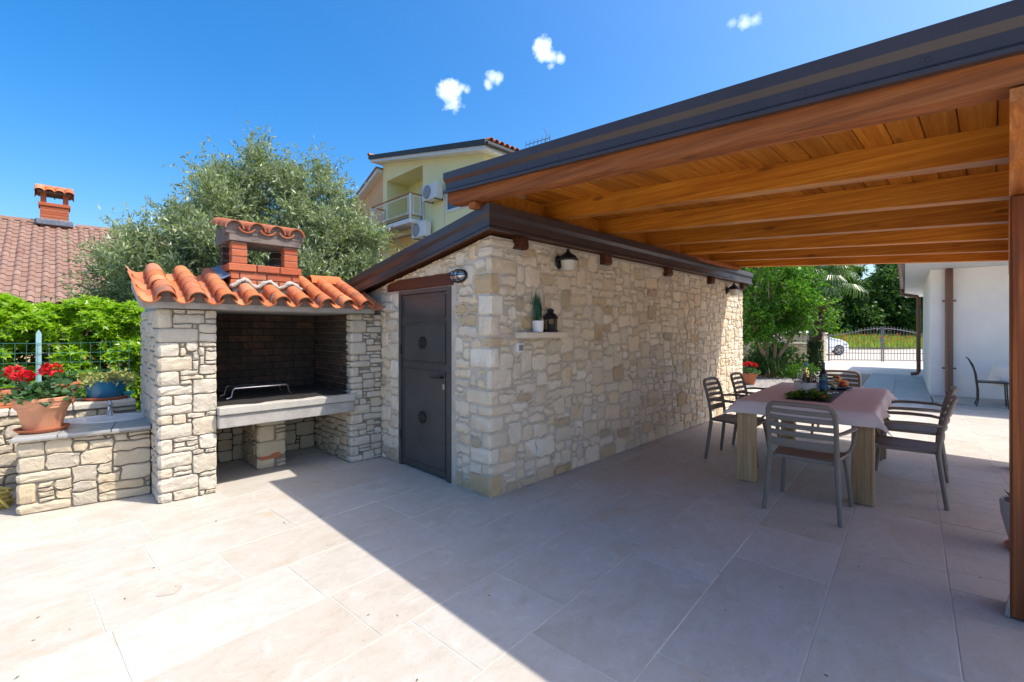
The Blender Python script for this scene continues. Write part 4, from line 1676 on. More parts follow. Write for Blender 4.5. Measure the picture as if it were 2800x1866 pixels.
tp = thing('terracotta_pot', 'plain terracotta pot half hidden behind the big geranium', 'pot', (-2.56, 3.33, .722))
MB().lathe(pot_profile(.20, .135, .09), (-2.56, 3.33, .722), 28).build('pot', 'pot_terracotta_dark', tp, smooth=True)
MB().lathe([(.11, .178), (.001, .185)], (-2.56, 3.33, .722), 16).build('soil', 'soil', tp)
V, _ = crown(np.random.default_rng(3), [(-2.56, 3.33, .93, .08, .08, .05)], 8, .04, 40, 5, .06, .04, .025)
add('foliage', fast_mesh('foliage', V, 4, 'geranium_leaf'), tp)

tg = thing('flower_trough', 'long terracotta flower trough with red geraniums at the left edge', 'planter', (-3.05, 3.32, .722))
m = MB()
for (z0, z1, g_) in ((.0, .12, 0), (.12, .165, .012)):
    m.box(-3.33 - g_, -2.77 + g_, 3.24 - g_, 3.41 + g_, .722 + z0, .722 + z1 - .0005, .008)
for z in (.03, .065, .10):
    m.box(-3.335, -2.765, 3.235, 3.24, .722 + z, .722 + z + .012)
m.build('trough', 'pot_terracotta_dark', tg)
MB().box(-3.30, -2.80, 3.265, 3.385, .882, .893).build('soil', 'soil', tg)
V, _ = crown(np.random.default_rng(5), [(-3.2, 3.32, .97, .14, .09, .07), (-2.92, 3.32, .95, .14, .09, .07)], 20, .06, 120, 4, .07, .05, .05)
add('foliage', fast_mesh('foliage', V, 4, 'geranium_leaf'), tg)
for p in ((-3.1, 3.28, 1.06), (-3.22, 3.30, 1.05)):
    add('flower_head', fast_mesh('flower_head', flower_head(np.random.default_rng(2), p, .055, 80, .03), 4, 'geranium_red'), tg)

tn = thing('hose_nozzle', 'small turquoise plastic hose gun on the wall beside the blue planter', 'nozzle', (-2.045, 3.28, .722))
m = MB()
m.tube([(-2.10, 3.30, .775), (-2.05, 3.27, .782), (-2.025, 3.255, .780)], [.020, .017, .012], 10)
m.build('barrel', 'teal_plastic', tn, smooth=True)
MB().tube([(-2.065, 3.28, .770), (-2.068, 3.285, .722)], [.014, .012], 8).build('grip', 'teal_plastic', tn, smooth=True)

hz = thing('garden_hose', 'coiled yellow garden hose on the ground beside the wash stand', 'hose', (-3.0, 2.62, 0))
m = MB()
hr = random.Random(6)
for k in range(7):
    pts = []
    for i in range(25):
        a_ = i * 2 * math.pi / 24
        R_ = .20 + hr.uniform(-.02, .02)
        pts.append((-3.06 + R_ * 1.0 * math.cos(a_) + hr.uniform(-.012, .012), 2.66 + R_ * .8 * math.sin(a_), .012 + k * .020 + hr.uniform(-.004, .004)))
    m.tube(pts, .0095, 7)
m.tube([(-2.86, 2.50, .02), (-2.90, 2.46, .10), (-2.99, 2.47, .165), (-3.05, 2.50, .10), (-3.10, 2.46, .015)], .0095, 7)
m.build('coil', 'hose_yellow', hz, smooth=True)

# ------------------------------------------------------------------ wire fence and hedge
FE = thing('wire_fence', 'green wire mesh fence on metal posts in front of the hedge', 'fence', (-4, 3.755, 0))
for x in (-6.4, -4.55, -2.72):
    m = MB().box(x - .02, x + .02, 3.735, 3.775, -.09, 1.39).prism([(x - .02, 1.391), (x + .02, 1.391), (x, 1.43)], 1, 3.735, 3.775)
    m.build('post', 'fence_post_pale', FE)
m = MB()
for z in (1.296, 1.195, 1.095, .995, .895, .80):
    m.tube([(-6.6 + i * .2, 3.725 + .004 * math.sin(i * 1.3), z + .006 * math.sin(i * .9 + z * 9)) for i in range(24)], .0024, 4)
for i in range(60):
    x = -6.6 + i * .0775
    m.tube([(x, 3.725, .72), (x + .004 * math.sin(i), 3.723, 1.0), (x, 3.725, 1.30)], .0019, 4)
m.build('wire_mesh', 'wire_green', FE, kind='stuff')

HG = thing('hedge', 'dense bright green hedge behind the wire fence', 'hedge', (-4.2, 4.6, 0))
r_ = np.random.default_rng(21)
ncl = 720
cx_ = -7.4 + 5.65 * r_.random(ncl)
top_ = 1.66 + .06 * np.sin(cx_ * 3.1) + .05 * np.sin(cx_ * 7.7 + 1)
fr_ = r_.random(ncl) < .60
cy_ = np.where(fr_, 4.02 + .30 * r_.random(ncl), 4.1 + 1.0 * r_.random(ncl))
cz_ = np.where(fr_, .25 + 1.35 * r_.random(ncl), top_ - .05 * r_.random(ncl))
cz_ = np.minimum(cz_, top_)
cn_ = np.where(fr_[:, None], np.array([0, -.8, .6]), np.array([0, -.15, 1.0]))
nt = 25000
ci = r_.integers(0, ncl, nt)
dd = unit(r_.normal(size=(nt, 3)) + cn_[ci] * 1.1)
tw = np.stack([cx_, cy_, cz_], 1)[ci] + dd * (.10 + .05 * r_.random((nt, 1))) * (.4 + .6 * r_.random((nt, 1)))
tw[:, 0] = np.minimum(tw[:, 0], -1.72)
td = unit(dd * .7 + np.array([0, -.2, .7]) + r_.normal(size=(nt, 3)) * .3)
k = 7
az = r_.random((nt, 1)) * 6.28 + np.arange(k)[None] * (6.28 / k)
s1 = unit(np.cross(td, np.array([.3, .2, .9])))
s2 = np.cross(td, s1)
ld = unit(td[:, None] * (.35 + .5 * r_.random((nt, k, 1))) + s1[:, None] * np.cos(az)[..., None] + s2[:, None] * np.sin(az)[..., None])
P = np.repeat(tw[:, None], k, 1) + td[:, None] * (r_.random((nt, k, 1)) * .03)
nn = np.repeat(td[:, None], k, 1)
m_ = nt * k
V = leaves(P.reshape(-1, 3), ld.reshape(-1, 3), nn.reshape(-1, 3), .048 + .034 * r_.random(m_), .019 + .011 * r_.random(m_), .18)
add('foliage', fast_mesh('foliage', V, 4, 'hedge_leaf'), HG)
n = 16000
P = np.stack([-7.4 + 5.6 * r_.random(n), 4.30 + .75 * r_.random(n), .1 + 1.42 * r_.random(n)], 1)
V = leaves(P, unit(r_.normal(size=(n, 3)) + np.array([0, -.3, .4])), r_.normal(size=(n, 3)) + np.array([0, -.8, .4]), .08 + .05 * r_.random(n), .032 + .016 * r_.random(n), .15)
add('inner_foliage', fast_mesh('inner_foliage', V, 4, 'shaded_old_leaf'), HG)
m = MB()
hr = random.Random(2)
for i in range(34):
    x = -7.3 + i * .165
    b = Vector((x, 4.55 + hr.uniform(-.2, .2), -.09))
    for q in range(3):
        e = b + Vector((hr.uniform(-.25, .25), hr.uniform(-.45, .3), hr.uniform(1.0, 1.65)))
        m.tube([b, b.lerp(e, .5) + Vector((hr.uniform(-.06, .06), hr.uniform(-.06, .06), 0)), e], [.018, .012, .005], 5)
m.build('stems', 'bark', HG)

# ------------------------------------------------------------------ pergola
PG = thing('pergola', 'timber pergola with a boarded ceiling over the dining table', 'pergola', (-.2, .32, 0))
PROT = rad(-1.6)
PINV = Matrix.Translation((-.2, .32, 0)) @ Matrix.Rotation(-PROT, 4, 'Z') @ Matrix.Translation((.2, -.32, 0))


def zb(y):
    return 2.5 - .0756 * (.32 - y)


YL, YR = .32, -4.75
RH = .16
for k in range(7):
    x = -.20 + .932 * k
    m = MB()
    yl = YL
    m.prism([(yl - .035, zb(yl)), (yl, zb(yl) + .035), (yl, zb(yl) + RH), (YR, zb(YR) + RH), (YR, zb(YR))], 0, x, x + .115)
    m.build('rafter', 'stain_dark_y' if k == 0 else 'stain_y', PG, label='darker front rafter' if k == 0 else None)
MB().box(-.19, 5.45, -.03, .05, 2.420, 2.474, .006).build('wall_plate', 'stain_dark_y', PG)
nb = 39
bw2 = (YL - YR) / nb
cosr = 1 / math.hypot(1, .0756)
bm_ = MB()
W_ = bw2 / cosr - .004
c_ = .006
bm_.raw([(-.2, -W_ / 2 + c_, 0), (5.52, -W_ / 2 + c_, 0), (5.52, W_ / 2 - c_, 0), (-.2, W_ / 2 - c_, 0), (-.2, -W_ / 2, c_), (5.52, -W_ / 2, c_), (5.52, W_ / 2, c_), (-.2, W_ / 2, c_),
         (-.2, -W_ / 2, .02), (5.52, -W_ / 2, .02), (5.52, W_ / 2, .02), (-.2, W_ / 2, .02)],
        [(0, 3, 2, 1), (0, 1, 5, 4), (1, 2, 6, 5), (2, 3, 7, 6), (3, 0, 4, 7), (4, 5, 9, 8), (5, 6, 10, 9), (6, 7, 11, 10), (7, 4, 8, 11), (8, 9, 10, 11)])
bme = bm_.mesh('ceiling_board', 'stain_x_shaded', fixn=True)
for k in range(nb):
    y = YL - (k + .5) * bw2
    add('ceiling_board', bme, PG, Matrix.Translation((0, y, zb(y) + RH + .001)) @ Matrix.Rotation(math.atan(.0756), 4, 'X'))
MB().prism([(YL + .01, zb(YL) + RH + .024), (YR - .02, zb(YR) + RH + .024), (YR - .02, zb(YR) + .262), (YL + .01, zb(YL) + .262)], 0, -.205, 5.53).build('roof', 'flashing', PG)
fp = fascia_profile(.172)
f = MB()
for yy in (YL + .012, YR - .03):
    for (o_, z_) in fp:
        f.v.append((-.207 - o_, yy, zb(yy) + .098 + z_))
N = len(fp)
for i in range(N):
    j = (i + 1) % N
    f.f.append((i, j, N + j, N + i))
f.f += [tuple(range(N)), tuple(range(2 * N - 1, N - 1, -1))]
f.build('fascia', 'flashing', PG)
for y in (-.25, -.95, -1.75, -2.35, -2.75):
    MB().ball((-.222, y, zb(y) + .098 + .060), .007, 8, 5).build('rivet', 'flashing', PG)
bp_ = [(-.22, 2.236), (-.22, 2.185), (-.13, 2.168), (-.02, 2.158), (.06, 2.132), (.28, 2.118), (.36, 2.095), (.60, 2.086), (5.50, 2.086), (5.50, 2.236)]
m = MB()
for side in (0, 1):
    for (x, z) in bp_:
        m.v.append((x, -2.955 - (x + .2) * .0150 - .205 * side, z))
N = len(bp_)
m.f = [tuple(range(N)), tuple(range(2 * N - 1, N - 1, -1))] + [(i, N + i, N + (i + 1) % N, (i + 1) % N) for i in range(N)]
m.build('beam', 'stain_beam', PG, label='post beam with a carved cantilevered end')
pf = PINV @ Vector((.729, -3.002, 0))
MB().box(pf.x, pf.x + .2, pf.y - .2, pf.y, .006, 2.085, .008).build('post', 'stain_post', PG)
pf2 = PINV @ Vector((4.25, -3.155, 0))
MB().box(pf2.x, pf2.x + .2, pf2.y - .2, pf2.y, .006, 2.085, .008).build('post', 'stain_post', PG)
m = MB()
m.prism([(pf.y + .022, .004), (pf.y + .003, .10), (pf.y + .0005, .004)], 0, pf.x + .005, pf.x + .07)
m.build('foot_plate', 'galvanised', PG)
MB().box(-.08, 5.45, .055, .078, 2.462, 2.63).build('blocking_board', 'stain_y', PG)
PG.rotation_euler = (0, 0, PROT)
WM[PG.name] = Matrix.Translation((-.2, .32, 0)) @ Matrix.Rotation(PROT, 4, 'Z')

# ------------------------------------------------------------------ dining table and cloth
TR = rad(3.2)
TC = (2.98, -1.76, 0)
TL, TW, TZ = 1.95, 1.03, .762
DT = thing('dining_table', 'long wooden dining table with thick pale legs under the pergola', 'table', TC, TR)
MB().box(-TL / 2, TL / 2, -TW / 2, TW / 2, TZ - .05, TZ, .004).build('tabletop', 'oak_pale', DT, local=True)
for sx in (-1, 1):
    for sy in (-1, 1):
        x = sx * (TL / 2 - .055)
        y = sy * (TW / 2 - .078)
        MB().box(x - .052, x + .052, y - .074, y + .074, .004, TZ - .052, .005).build('leg', 'oak_pale', DT, local=True)
cr = random.Random(12)
m = MB()
dr = .118
nx, ny = 54, 36
xs = sorted(set([-TL / 2 - dr + i * (TL + 2 * dr) / nx for i in range(nx + 1)] + [-TL / 2, TL / 2]))
ys = sorted(set([-TW / 2 - dr + i * (TW + 2 * dr) / ny for i in range(ny + 1)] + [-TW / 2, TW / 2]))
for y in ys:
    for x in xs:
        ex = max(0, abs(x) - TL / 2)
        ey = max(0, abs(y) - TW / 2)
        sx = 1 if x > 0 else -1
        sy = 1 if y > 0 else -1
        bx = max(-TL / 2, min(TL / 2, x))
        by = max(-TW / 2, min(TW / 2, y))
        wob = .014 * math.sin(x * 9 + y * 3) + .010 * math.sin(x * 17 + 1.3) + .010 * math.sin(y * 15 + .6)
        if ex == 0 and ey == 0:
            p = (x, y, TZ + .003 + .0008 * math.sin(x * 12 + y * 7) + (.003 if xs.index(x) % 11 == 5 else 0) + (.003 if ys.index(y) % 12 == 6 else 0))
        elif ey == 0:
            k = ex / dr
            p = (bx + sx * (.010 + (.045 + wob) * k), y, TZ + .003 - ex * .95)
        elif ex == 0:
            k = ey / dr
            p = (x, by + sy * (.010 + (.045 + wob) * k), TZ + .003 - ey * .95)
        else:
            q = math.hypot(ex, ey)
            mn = min(ex, ey) / dr
            kx, ky = ex / dr, ey / dr
            p = (bx + sx * (.010 + .045 * kx + .060 * mn), by + sy * (.010 + .045 * ky + .060 * mn), TZ + .003 - q * .95)
        m.v.append(p)
w_ = len(xs)
for j in range(len(ys) - 1):
    for i in range(w_ - 1):
        a = j * w_ + i
        m.f.append((a, a + 1, a + w_ + 1, a + w_))
CL = thing('tablecloth', 'pale pink tablecloth draped over the dining table', 'tablecloth', TC, TR)
o = m.build('cloth', 'cloth_pink', CL, smooth='all', local=True)
sm = o.modifiers.new('solid', 'SOLIDIFY')
sm.thickness = .0015
sm.offset = -1

# things on the table
CZ = TZ + .005
rn = thing('table_runner', 'dark brown slatted bamboo runner along the middle of the table', 'runner', (2.98, -1.765, CZ), TR)
rnm = MB().box(-.65, .65, -.0068, .0068, 0, .004, .001).mesh('slat', 'runner_wood', fixn=False)
for k in range(24):
    o = add('slat', rnm, rn, local=True)
    o.location = (0, -.174 + k * .0151, 0)
RZ = CZ + .0045


def wine_glass(x, y, label):
    t_ = thing('wine_glass', label, 'glass', (x, y, RZ), 0, 'wine glasses on the table')
    m = MB().lathe([(.030, .0), (.031, .002), (.006, .006), (.004, .012), (.004, .070), (.010, .078), (.026, .092), (.034, .115), (.033, .140), (.028, .165), (.0265, .165), (.0315, .140), (.0325, .116), (.024, .094), (.004, .080), (.001, .079)], (0, 0, 0), 20)
    m.build('glass', 'clear_glass', t_, smooth='all', local=True)


wine_glass(3.205, -1.748, 'stemmed wine glass just right of the blue labelled bottle')
wine_glass(3.05, -1.845, 'stemmed wine glass nearest the salad leaves')
wine_glass(3.17, -1.880, 'stemmed wine glass in front of the oranges')

pl = thing('lavender_planter', 'low white ceramic bowl of dried lavender on the runner', 'planter', (3.08, -1.635, RZ))
MB().lathe([(.10, 0), (.105, .003), (.118, .095), (.118, .10), (.110, .10), (.106, .07), (.001, .068)], (3.08, -1.635, RZ), 30).build('bowl', 'white_ceramic', pl, smooth=True)
V, _ = crown(np.random.default_rng(7), [(3.08, -1.635, RZ + .125, .075, .075, .05)], 16, .03, 120, 4, .09, .03, .009, up=1.2)
add('lavender', fast_mesh('lavender', V, 4, 'lavender'), pl)
m = MB()
for dx in (-.075, -.030):
    b = Vector((3.08, -1.635, RZ + .09)) + RIGHT * dx
    m.tube([b + RIGHT * -.018, b + RIGHT * -.018 + Vector((0, 0, .085)), b + RIGHT * -.012 + Vector((0, 0, .10)), b + RIGHT * .012 + Vector((0, 0, .10)), b + RIGHT * .018 + Vector((0, 0, .085)), b + RIGHT * .018], .004, 6)
m.build('wire_handle', 'white_ceramic', pl, smooth=True)


def bottle(name, label, x, y, prof, glass, bands, z=None):
    t_ = thing(name, label, 'bottle', (x, y, RZ))
    MB().lathe(prof, (0, 0, 0), 22).build('glass', glass, t_, smooth=True, local=True)
    for nm, mat, r, z0, z1 in bands:
        m = MB().lathe([(r, z0), (r, z1)], (0, 0, 0), 22)
        m.f = [q for q in m.f if len(q) == 4]
        m.build(nm, mat, t_, smooth='all', local=True)
    return t_


bottle('wine_bottle', 'clear bottle of pale wine with a teal capsule behind the white bowl', 3.235, -1.60,
       [(.030, 0), (.037, .004), (.0375, .17), (.034, .195), (.018, .225), (.0145, .24), (.0145, .30), (.001, .301)], 'pale_wine',
       [('label', 'lavender', .0379, .055, .135), ('capsule', 'label_teal', .0152, .245, .302)])
bottle('wine_bottle', 'dark bottle with a blue label right of the white bowl', 3.045, -1.795,
       [(.030, 0), (.036, .004), (.0365, .19), (.033, .212), (.018, .24), (.014, .252), (.014, .318), (.001, .319)], 'wine_dark',
       [('label', 'label_blue', .0369, .04, .165), ('band', 'label_teal', .0371, .135, .16)])

fpl = thing('fruit_plate', 'black plate of fruit at the far end of the runner', 'plate', (3.57, -1.825, RZ))
MB().lathe([(.08, 0), (.09, .002), (.14, .016), (.142, .020), (.132, .018), (.08, .006), (.001, .006)], (3.57, -1.825, RZ), 28).build('plate', 'plate_black', fpl, smooth=True)


def fruit(name, label, cat, pos, r, mat, group=None, sz=.95):
    t_ = thing(name, label, cat, (pos[0], pos[1], pos[2] - r), 0, group)
    m = MB().ball(pos, r, 18, 12, sz=sz)
    m.build('flesh', mat, t_, smooth='all')
    MB().tube([(pos[0], pos[1], pos[2] + r * sz * .9), (pos[0] + .002, pos[1], pos[2] + r * sz + .006)], .003, 6).build('stalk', 'bark', t_)


q = Vector((3.57, -1.825, RZ))
fruit('orange', 'round orange fruit resting on top of the other fruit', 'orange', tuple(q + RIGHT * .015 + FWD * .02 + Vector((0, 0, .105))), .043, 'orange_skin', 'oranges on the plate')
fruit('orange', 'round orange fruit at the right end of the black plate', 'orange', tuple(q + RIGHT * .078 + FWD * .0 + Vector((0, 0, .056))), .044, 'orange_skin', 'oranges on the plate')
fruit('apple', 'red and yellow apple at the front of the black plate', 'apple', tuple(q + RIGHT * .020 - FWD * .052 + Vector((0, 0, .052))), .040, 'apple_skin', sz=.88)
bn = thing('banana', 'yellow banana lying along the left of the black plate', 'banana', tuple(q + RIGHT * -.05))
pts = [q + RIGHT * (-.125 + i * .022) + FWD * (-.01 - .03 * math.sin(i * .5)) + Vector((0, 0, .038 + .016 * (1 - math.sin(i * .45)))) for i in range(7)]
MB().tube(pts, [.006, .015, .019, .020, .018, .013, .004], 8).build('skin', 'banana_skin', bn, smooth='all')

sl = thing('salad_greens', 'bunch of leafy green salad on the near end of the runner', 'salad', (2.50, -1.78, RZ))
r_ = np.random.default_rng(31)
n = 230
a_ = r_.random(n) * 6.28
q_ = np.sqrt(r_.random(n))
P = np.stack([2.50 + .13 * q_ * np.cos(a_), -1.775 + .14 * q_ * np.sin(a_), RZ + .010 + .062 * (1 - q_ ** 2) * r_.random(n)], 1)
d = np.stack([np.cos(a_), np.sin(a_), .25 * r_.random(n)], 1) + r_.normal(size=(n, 3)) * .4
d[:, 2] = np.abs(d[:, 2]) * .6
V = leaves(P, d, unit(np.array([0, 0, 1]) + r_.normal(size=(n, 3)) * .4), .045 + .04 * r_.random(n), .034 + .025 * r_.random(n), .2)
V[:, 2] = np.maximum(V[:, 2], RZ + .002)
add('leaves', fast_mesh('leaves', V, 4, 'salad_leaf'), sl)
MB().ball((2.535, -1.69, RZ + .026), .028, 12, 8, sx=1.7, sy=1.0, sz=.9).build('heart', 'succulent_leaf', sl, smooth='all', label='pale salad heart')
rd = thing('radish', 'red radish bulb at the right of the salad leaves', 'radish', (2.44, -1.895, RZ))
m = MB().lathe([(.001, -.035), (.004, -.028), (.017, -.012), (.026, .008), (.022, .026), (.008, .036), (.001, .038)], (0, 0, 0), 16)
mx = Matrix.Translation((2.445, -1.888, RZ + .026)) @ Matrix.Rotation(rad(75), 4, 'Y') @ Matrix.Rotation(rad(35), 4, 'X')
m.v = [tuple(mx @ Vector(p)) for p in m.v]
m.build('bulb', 'radish_red', rd, smooth='all')
MB().tube([(2.47, -1.88, RZ + .03), (2.51, -1.845, RZ + .055), (2.53, -1.835, RZ + .075)], [.004, .003, .002], 6).build('stalk', 'radish_red', rd)

# ------------------------------------------------------------------ armchairs


def armchair(label, loc, rz):
    t_ = thing('armchair', label, 'chair', loc, rz, 'taupe plastic armchairs round the table')
    # seat: rounded slab, slightly dished
    m = MB()
    ol = []
    for (cx, cy, r, a0_) in ((.19, .195, .045, 0), (-.19, .175, .03, 90), (-.19, -.175, .03, 180), (.19, -.195, .045, 270)):
        for i in range(5):
            a = rad(a0_ + i * 22.5)
            ol.append((cx + r * math.cos(a), cy + r * math.sin(a)))
    n_ = len(ol)
    lev = [(.98, .418), (1.0, .424), (1.0, .440), (.985, .446), (.80, .440), (.4, .434)]
    for (k, z) in lev:
        for (x, y) in ol:
            m.v.append((x * k, y * k, z + (-.012 if x > .2 and k > .9 else 0)))
    m.v.append((0, 0, .433))
    for r in range(len(lev) - 1):
        for i in range(n_):
            j = (i + 1) % n_
            m.f.append((r * n_ + i, r * n_ + j, (r + 1) * n_ + j, (r + 1) * n_ + i))
    for i in range(n_):
        m.f.append(((len(lev) - 1) * n_ + i, (len(lev) - 1) * n_ + (i + 1) % n_, len(lev) * n_))
    m.f.append(tuple(reversed(range(n_))))
    m.build('seat', 'chair_taupe', t_, smooth=True, local=True)
    # one bent frame: stile, rounded top rail, stile
    L = []
    for (x, y, z) in ((-.212, .222, .40), (-.218, .222, .50), (-.235, .222, .62), (-.262, .222, .74), (-.283, .218, .805), (-.294, .204, .838), (-.302, .178, .854)):
        L.append((x, y, z))
    path_ = L + [(-.318, .09, .860), (-.323, 0, .861), (-.318, -.09, .860)] + [(x, -y, z) for x, y, z in reversed(L)]
    MB().tube(path_, .0175, 8, up=(1, 0, 0), flat=.85).build('back_frame', 'chair_taupe', t_, smooth=True, local=True)
    for (z, x0, h) in ((.548, -.222, .034), (.626, -.237, .021), (.686, -.251, .021), (.745, -.265, .021), (.801, -.282, .019)):
        hw = .219 if z < .8 else .214
        pts_ = [(x0 - .030 * (1 - (i / 4 - 1) ** 2), hw * (i / 4 - 1), z) for i in range(9)]
        MB().tube(pts_, .0065, 8, up=(0, 0, 1), flat=h / .0065).build('slat', 'chair_taupe', t_, smooth=True, local=True)
    for s in (-1, 1):
        MB().tube([(-.246, s * .224, .655), (-.17, s * .262, .664), (-.02, s * .284, .664), (.12, s * .286, .656), (.185, s * .282, .640), (.212, s * .277, .606), (.212, s * .268, .53), (.200, s * .250, .462), (.17, s * .215, .430)],
                  [.014, .017, .019, .019, .018, .016, .0145, .0145, .0145], 8, up=(0, 0, 1), flat=.8).build('armrest', 'chair_taupe', t_, smooth=True, local=True)
        MB().tube([(-.262, s * .250, .0), (-.232, s * .232, .25), (-.212, s * .222, .42)], [.0165, .0185, .0195], 8).build('leg', 'chair_taupe', t_, smooth=True, local=True)
        MB().tube([(.262, s * .245, .0), (.232, s * .228, .25), (.200, s * .208, .425)], [.0150, .0165, .0185], 8).build('leg', 'chair_taupe', t_, smooth=True, local=True)
    return t_


ch0 = armchair('taupe plastic armchair with its back to the camera at the near end of the table', (1.672, -1.95, 0), rad(1))
for label, x, y, a in (('taupe plastic armchair nearest the camera along the right side of the table', 2.615, -2.465, 93),
                       ('taupe plastic armchair on the right side of the table farther from the camera', 3.53, -2.45, 92),
                       ('taupe plastic armchair nearest the camera along the stone wall side', 2.765, -1.050, -88),
                       ('taupe plastic armchair beside the stone wall, the farther one', 3.62, -1.04, -87),
                       ('taupe plastic armchair at the far end of the table behind the fruit', 4.72, -1.63, 183)):
    copy_tree(ch0, (x, y, 0), rad(a), label)

gp = thing('potted_plant', 'small grey pot with green leaves half hidden behind the wooden post', 'plant', (1.825, -3.135, 0))
MB().lathe([(.085, .004), (.10, .006), (.115, .022), (.11, .030), (.001, .03)], (1.825, -3.135, 0), 24).build('saucer', 'pot_terracotta_dark', gp, smooth=True)
MB().lathe([(.082, .03), (.088, .035), (.128, .22), (.134, .30), (.128, .315), (.115, .31), (.112, .27), (.001, .27)], (1.825, -3.135, 0), 28).build('pot', 'grey_pot', gp, smooth=True)
r_ = np.random.default_rng(18)
n = 34
a_ = r_.random(n) * 6.28
P = np.stack([1.825 + .05 * np.cos(a_), -3.135 + .05 * np.sin(a_), np.full(n, .27)], 1)
d = np.stack([np.cos(a_), np.sin(a_), 1.1 + r_.random(n)], 1)
V = leaves(P, d, r_.normal(size=(n, 3)), .09 + .05 * r_.random(n), .04 + .02 * r_.random(n), .2)
add('foliage', fast_mesh('foliage', V, 4, 'shrub_leaf'), gp)

# ------------------------------------------------------------------ white house on the right
WH = thing('white_house', 'white rendered house with brown downpipes on the right', 'house', tuple(HO), HR)
MB().box(0, 5.24, -9, 0, -.09, 2.74).build('wall', 'render_white', WH, local=True)
MB().box(5.24, 10.2, -9, -.9, -.09, 2.735).build('wall', 'render_white', WH, local=True)
MB().box(-1.85, 10.6, -9.5, .42, 2.745, 2.80).build('soffit', 'trim_white', WH, local=True)
m = MB()
hx0, hx1, hy0, hy1 = -1.9, 10.65, -9.6, .47
m.raw([(hx0, hy0, 2.82), (hx1, hy0, 2.82), (hx1, hy1, 2.82), (hx0, hy1, 2.82), (hx0 + 5, -4.6, 4.6), (hx1 - 5, -4.6, 4.6)],
      [(0, 1, 5, 4), (1, 2, 5), (2, 3, 4, 5), (3, 0, 4), (0, 3, 2, 1)])
rf = m.build('roof', 'brown_tile', WH, local=True)
et = tile_mesh(.20, .060, .070, True, 'brown_tile', n=5, name='eave_tile')
for k in range(34):
    o = bpy.data.objects.new('eave_tile', et)
    COL.objects.link(o)
    o.parent = rf
    o.matrix_basis = Matrix.Translation((-1.7 + k * .21, .34, 2.825)) @ Matrix.Rotation(rad(90), 4, 'Z') @ Matrix.Rotation(rad(8), 4, 'Y')
m = MB()
m.tube([(-1.88, .48, 2.765), (5.6, .48, 2.765)], .058, 10)
for k in range(16):
    m.tube([(-1.7 + k * .45, .48, 2.765), (-1.66 + k * .45, .48, 2.765)], .063, 10)
m.build('gutter', 'downpipe_brown', WH, smooth=True, local=True)
m = MB()
m.tube([(5.35, .48, 2.73), (5.35, .48, 2.60), (5.35, .44, 2.54), (5.35, .13, 2.47), (5.35, .10, 2.40), (5.35, .10, .16), (5.35, .13, .10), (5.35, .28, .07)], .052, 10)
m.build('downpipe', 'downpipe_brown', WH, smooth=True, local=True, label='brown downpipe at the far corner, cranked under the eave')
m = MB()
m.tube([(.06, -.30, 2.745), (-.07, -.29, 2.66), (-.085, -.29, 2.58), (-.085, -.29, .22), (-.12, -.29, .12), (-.26, -.29, .09)], .066, 12)
m.build('downpipe', 'downpipe_brown', WH, smooth=True, local=True, label='wide brown downpipe on the wall facing the terrace')
for z in (2.05, .62):
    MB().tube([(-.085, -.40, z), (-.085, -.18, z)], .018, 8).lathe([(.070, -.015), (.070, .015)], (-.085, -.29, z), 14).build('pipe_bracket', 'downpipe_brown', WH, smooth=True, local=True)

bc_ = thing('bistro_chair', 'thin black iron bistro chair in front of the white wall', 'chair', (9.50, -3.165, .028), rad(-88))
m = MB()
for s in (-1, 1):
    m = MB().tube([(-.205, s * .185, 0), (-.175, s * .18, .12), (-.175, s * .18, .30), (-.19, s * .18, .45)], .011, 7)
    m.build('leg', 'black_iron', bc_, smooth=True, local=True)
    MB().tube([(.20, s * .18, 0), (.185, s * .175, .25), (.18, s * .175, .45)], .011, 7).build('leg', 'black_iron', bc_, smooth=True, local=True)
m = MB().box(-.19, .20, -.185, .185, .448, .460, .004)
m.tube([(-.2, -.19, .45), (.205, -.19, .45), (.205, .19, .45), (-.2, .19, .45), (-.2, -.19, .45)], .012, 7)
m.build('seat', 'black_iron', bc_, smooth=True, local=True)
m = MB()
for s in (-1, 1):
    m.tube([(-.19, s * .18, .45), (-.205, s * .19, .60), (-.245, s * .18, .76), (-.30, s * .10, .865), (-.325, 0, .89)], .011, 7)
m.build('back_frame', 'black_iron', bc_, smooth=True, local=True)
for y in (-.08, 0, .08):
    MB().tube([(-.195, y, .47), (-.225, y, .66), (-.30, y, .865)], .007, 6).build('back_bar', 'black_iron', bc_, smooth=True, local=True)
bt = thing('bistro_table', 'round table under a white cloth beside the iron chair', 'table', (10.02, -3.60, .028))
MB().tube([(0, 0, 0), (0, 0, .70)], .03, 10).lathe([(.22, 0), (.22, .02), (.03, .04)], (0, 0, 0), 20).build('pedestal', 'black_iron', bt, smooth=True, local=True)
MB().lathe([(.001, .70), (.40, .70), (.40, .722), (.001, .722)], (0, 0, 0), 32).build('tabletop', 'black_iron', bt, local=True)
tcl = thing('tablecloth', 'white cloth hanging from the round table beside the iron chair', 'tablecloth', (10.02, -3.60, .755))
m = MB()
n_ = 48
for (r, z, wv) in ((.001, 0, 0), (.38, 0, 0), (.408, -.006, 0), (.418, -.06, .008), (.43, -.20, .022), (.44, -.36, .034)):
    for i in range(n_):
        a = 2 * math.pi * i / n_
        rr_ = r + wv * math.sin(a * 9)
        m.v.append((rr_ * math.cos(a), rr_ * math.sin(a), z))
for r in range(5):
    for i in range(n_):
        j = (i + 1) % n_
        m.f.append((r * n_ + i, r * n_ + j, (r + 1) * n_ + j, (r + 1) * n_ + i))
m.build('cloth', 'cloth_white', tcl, smooth='all', local=True)

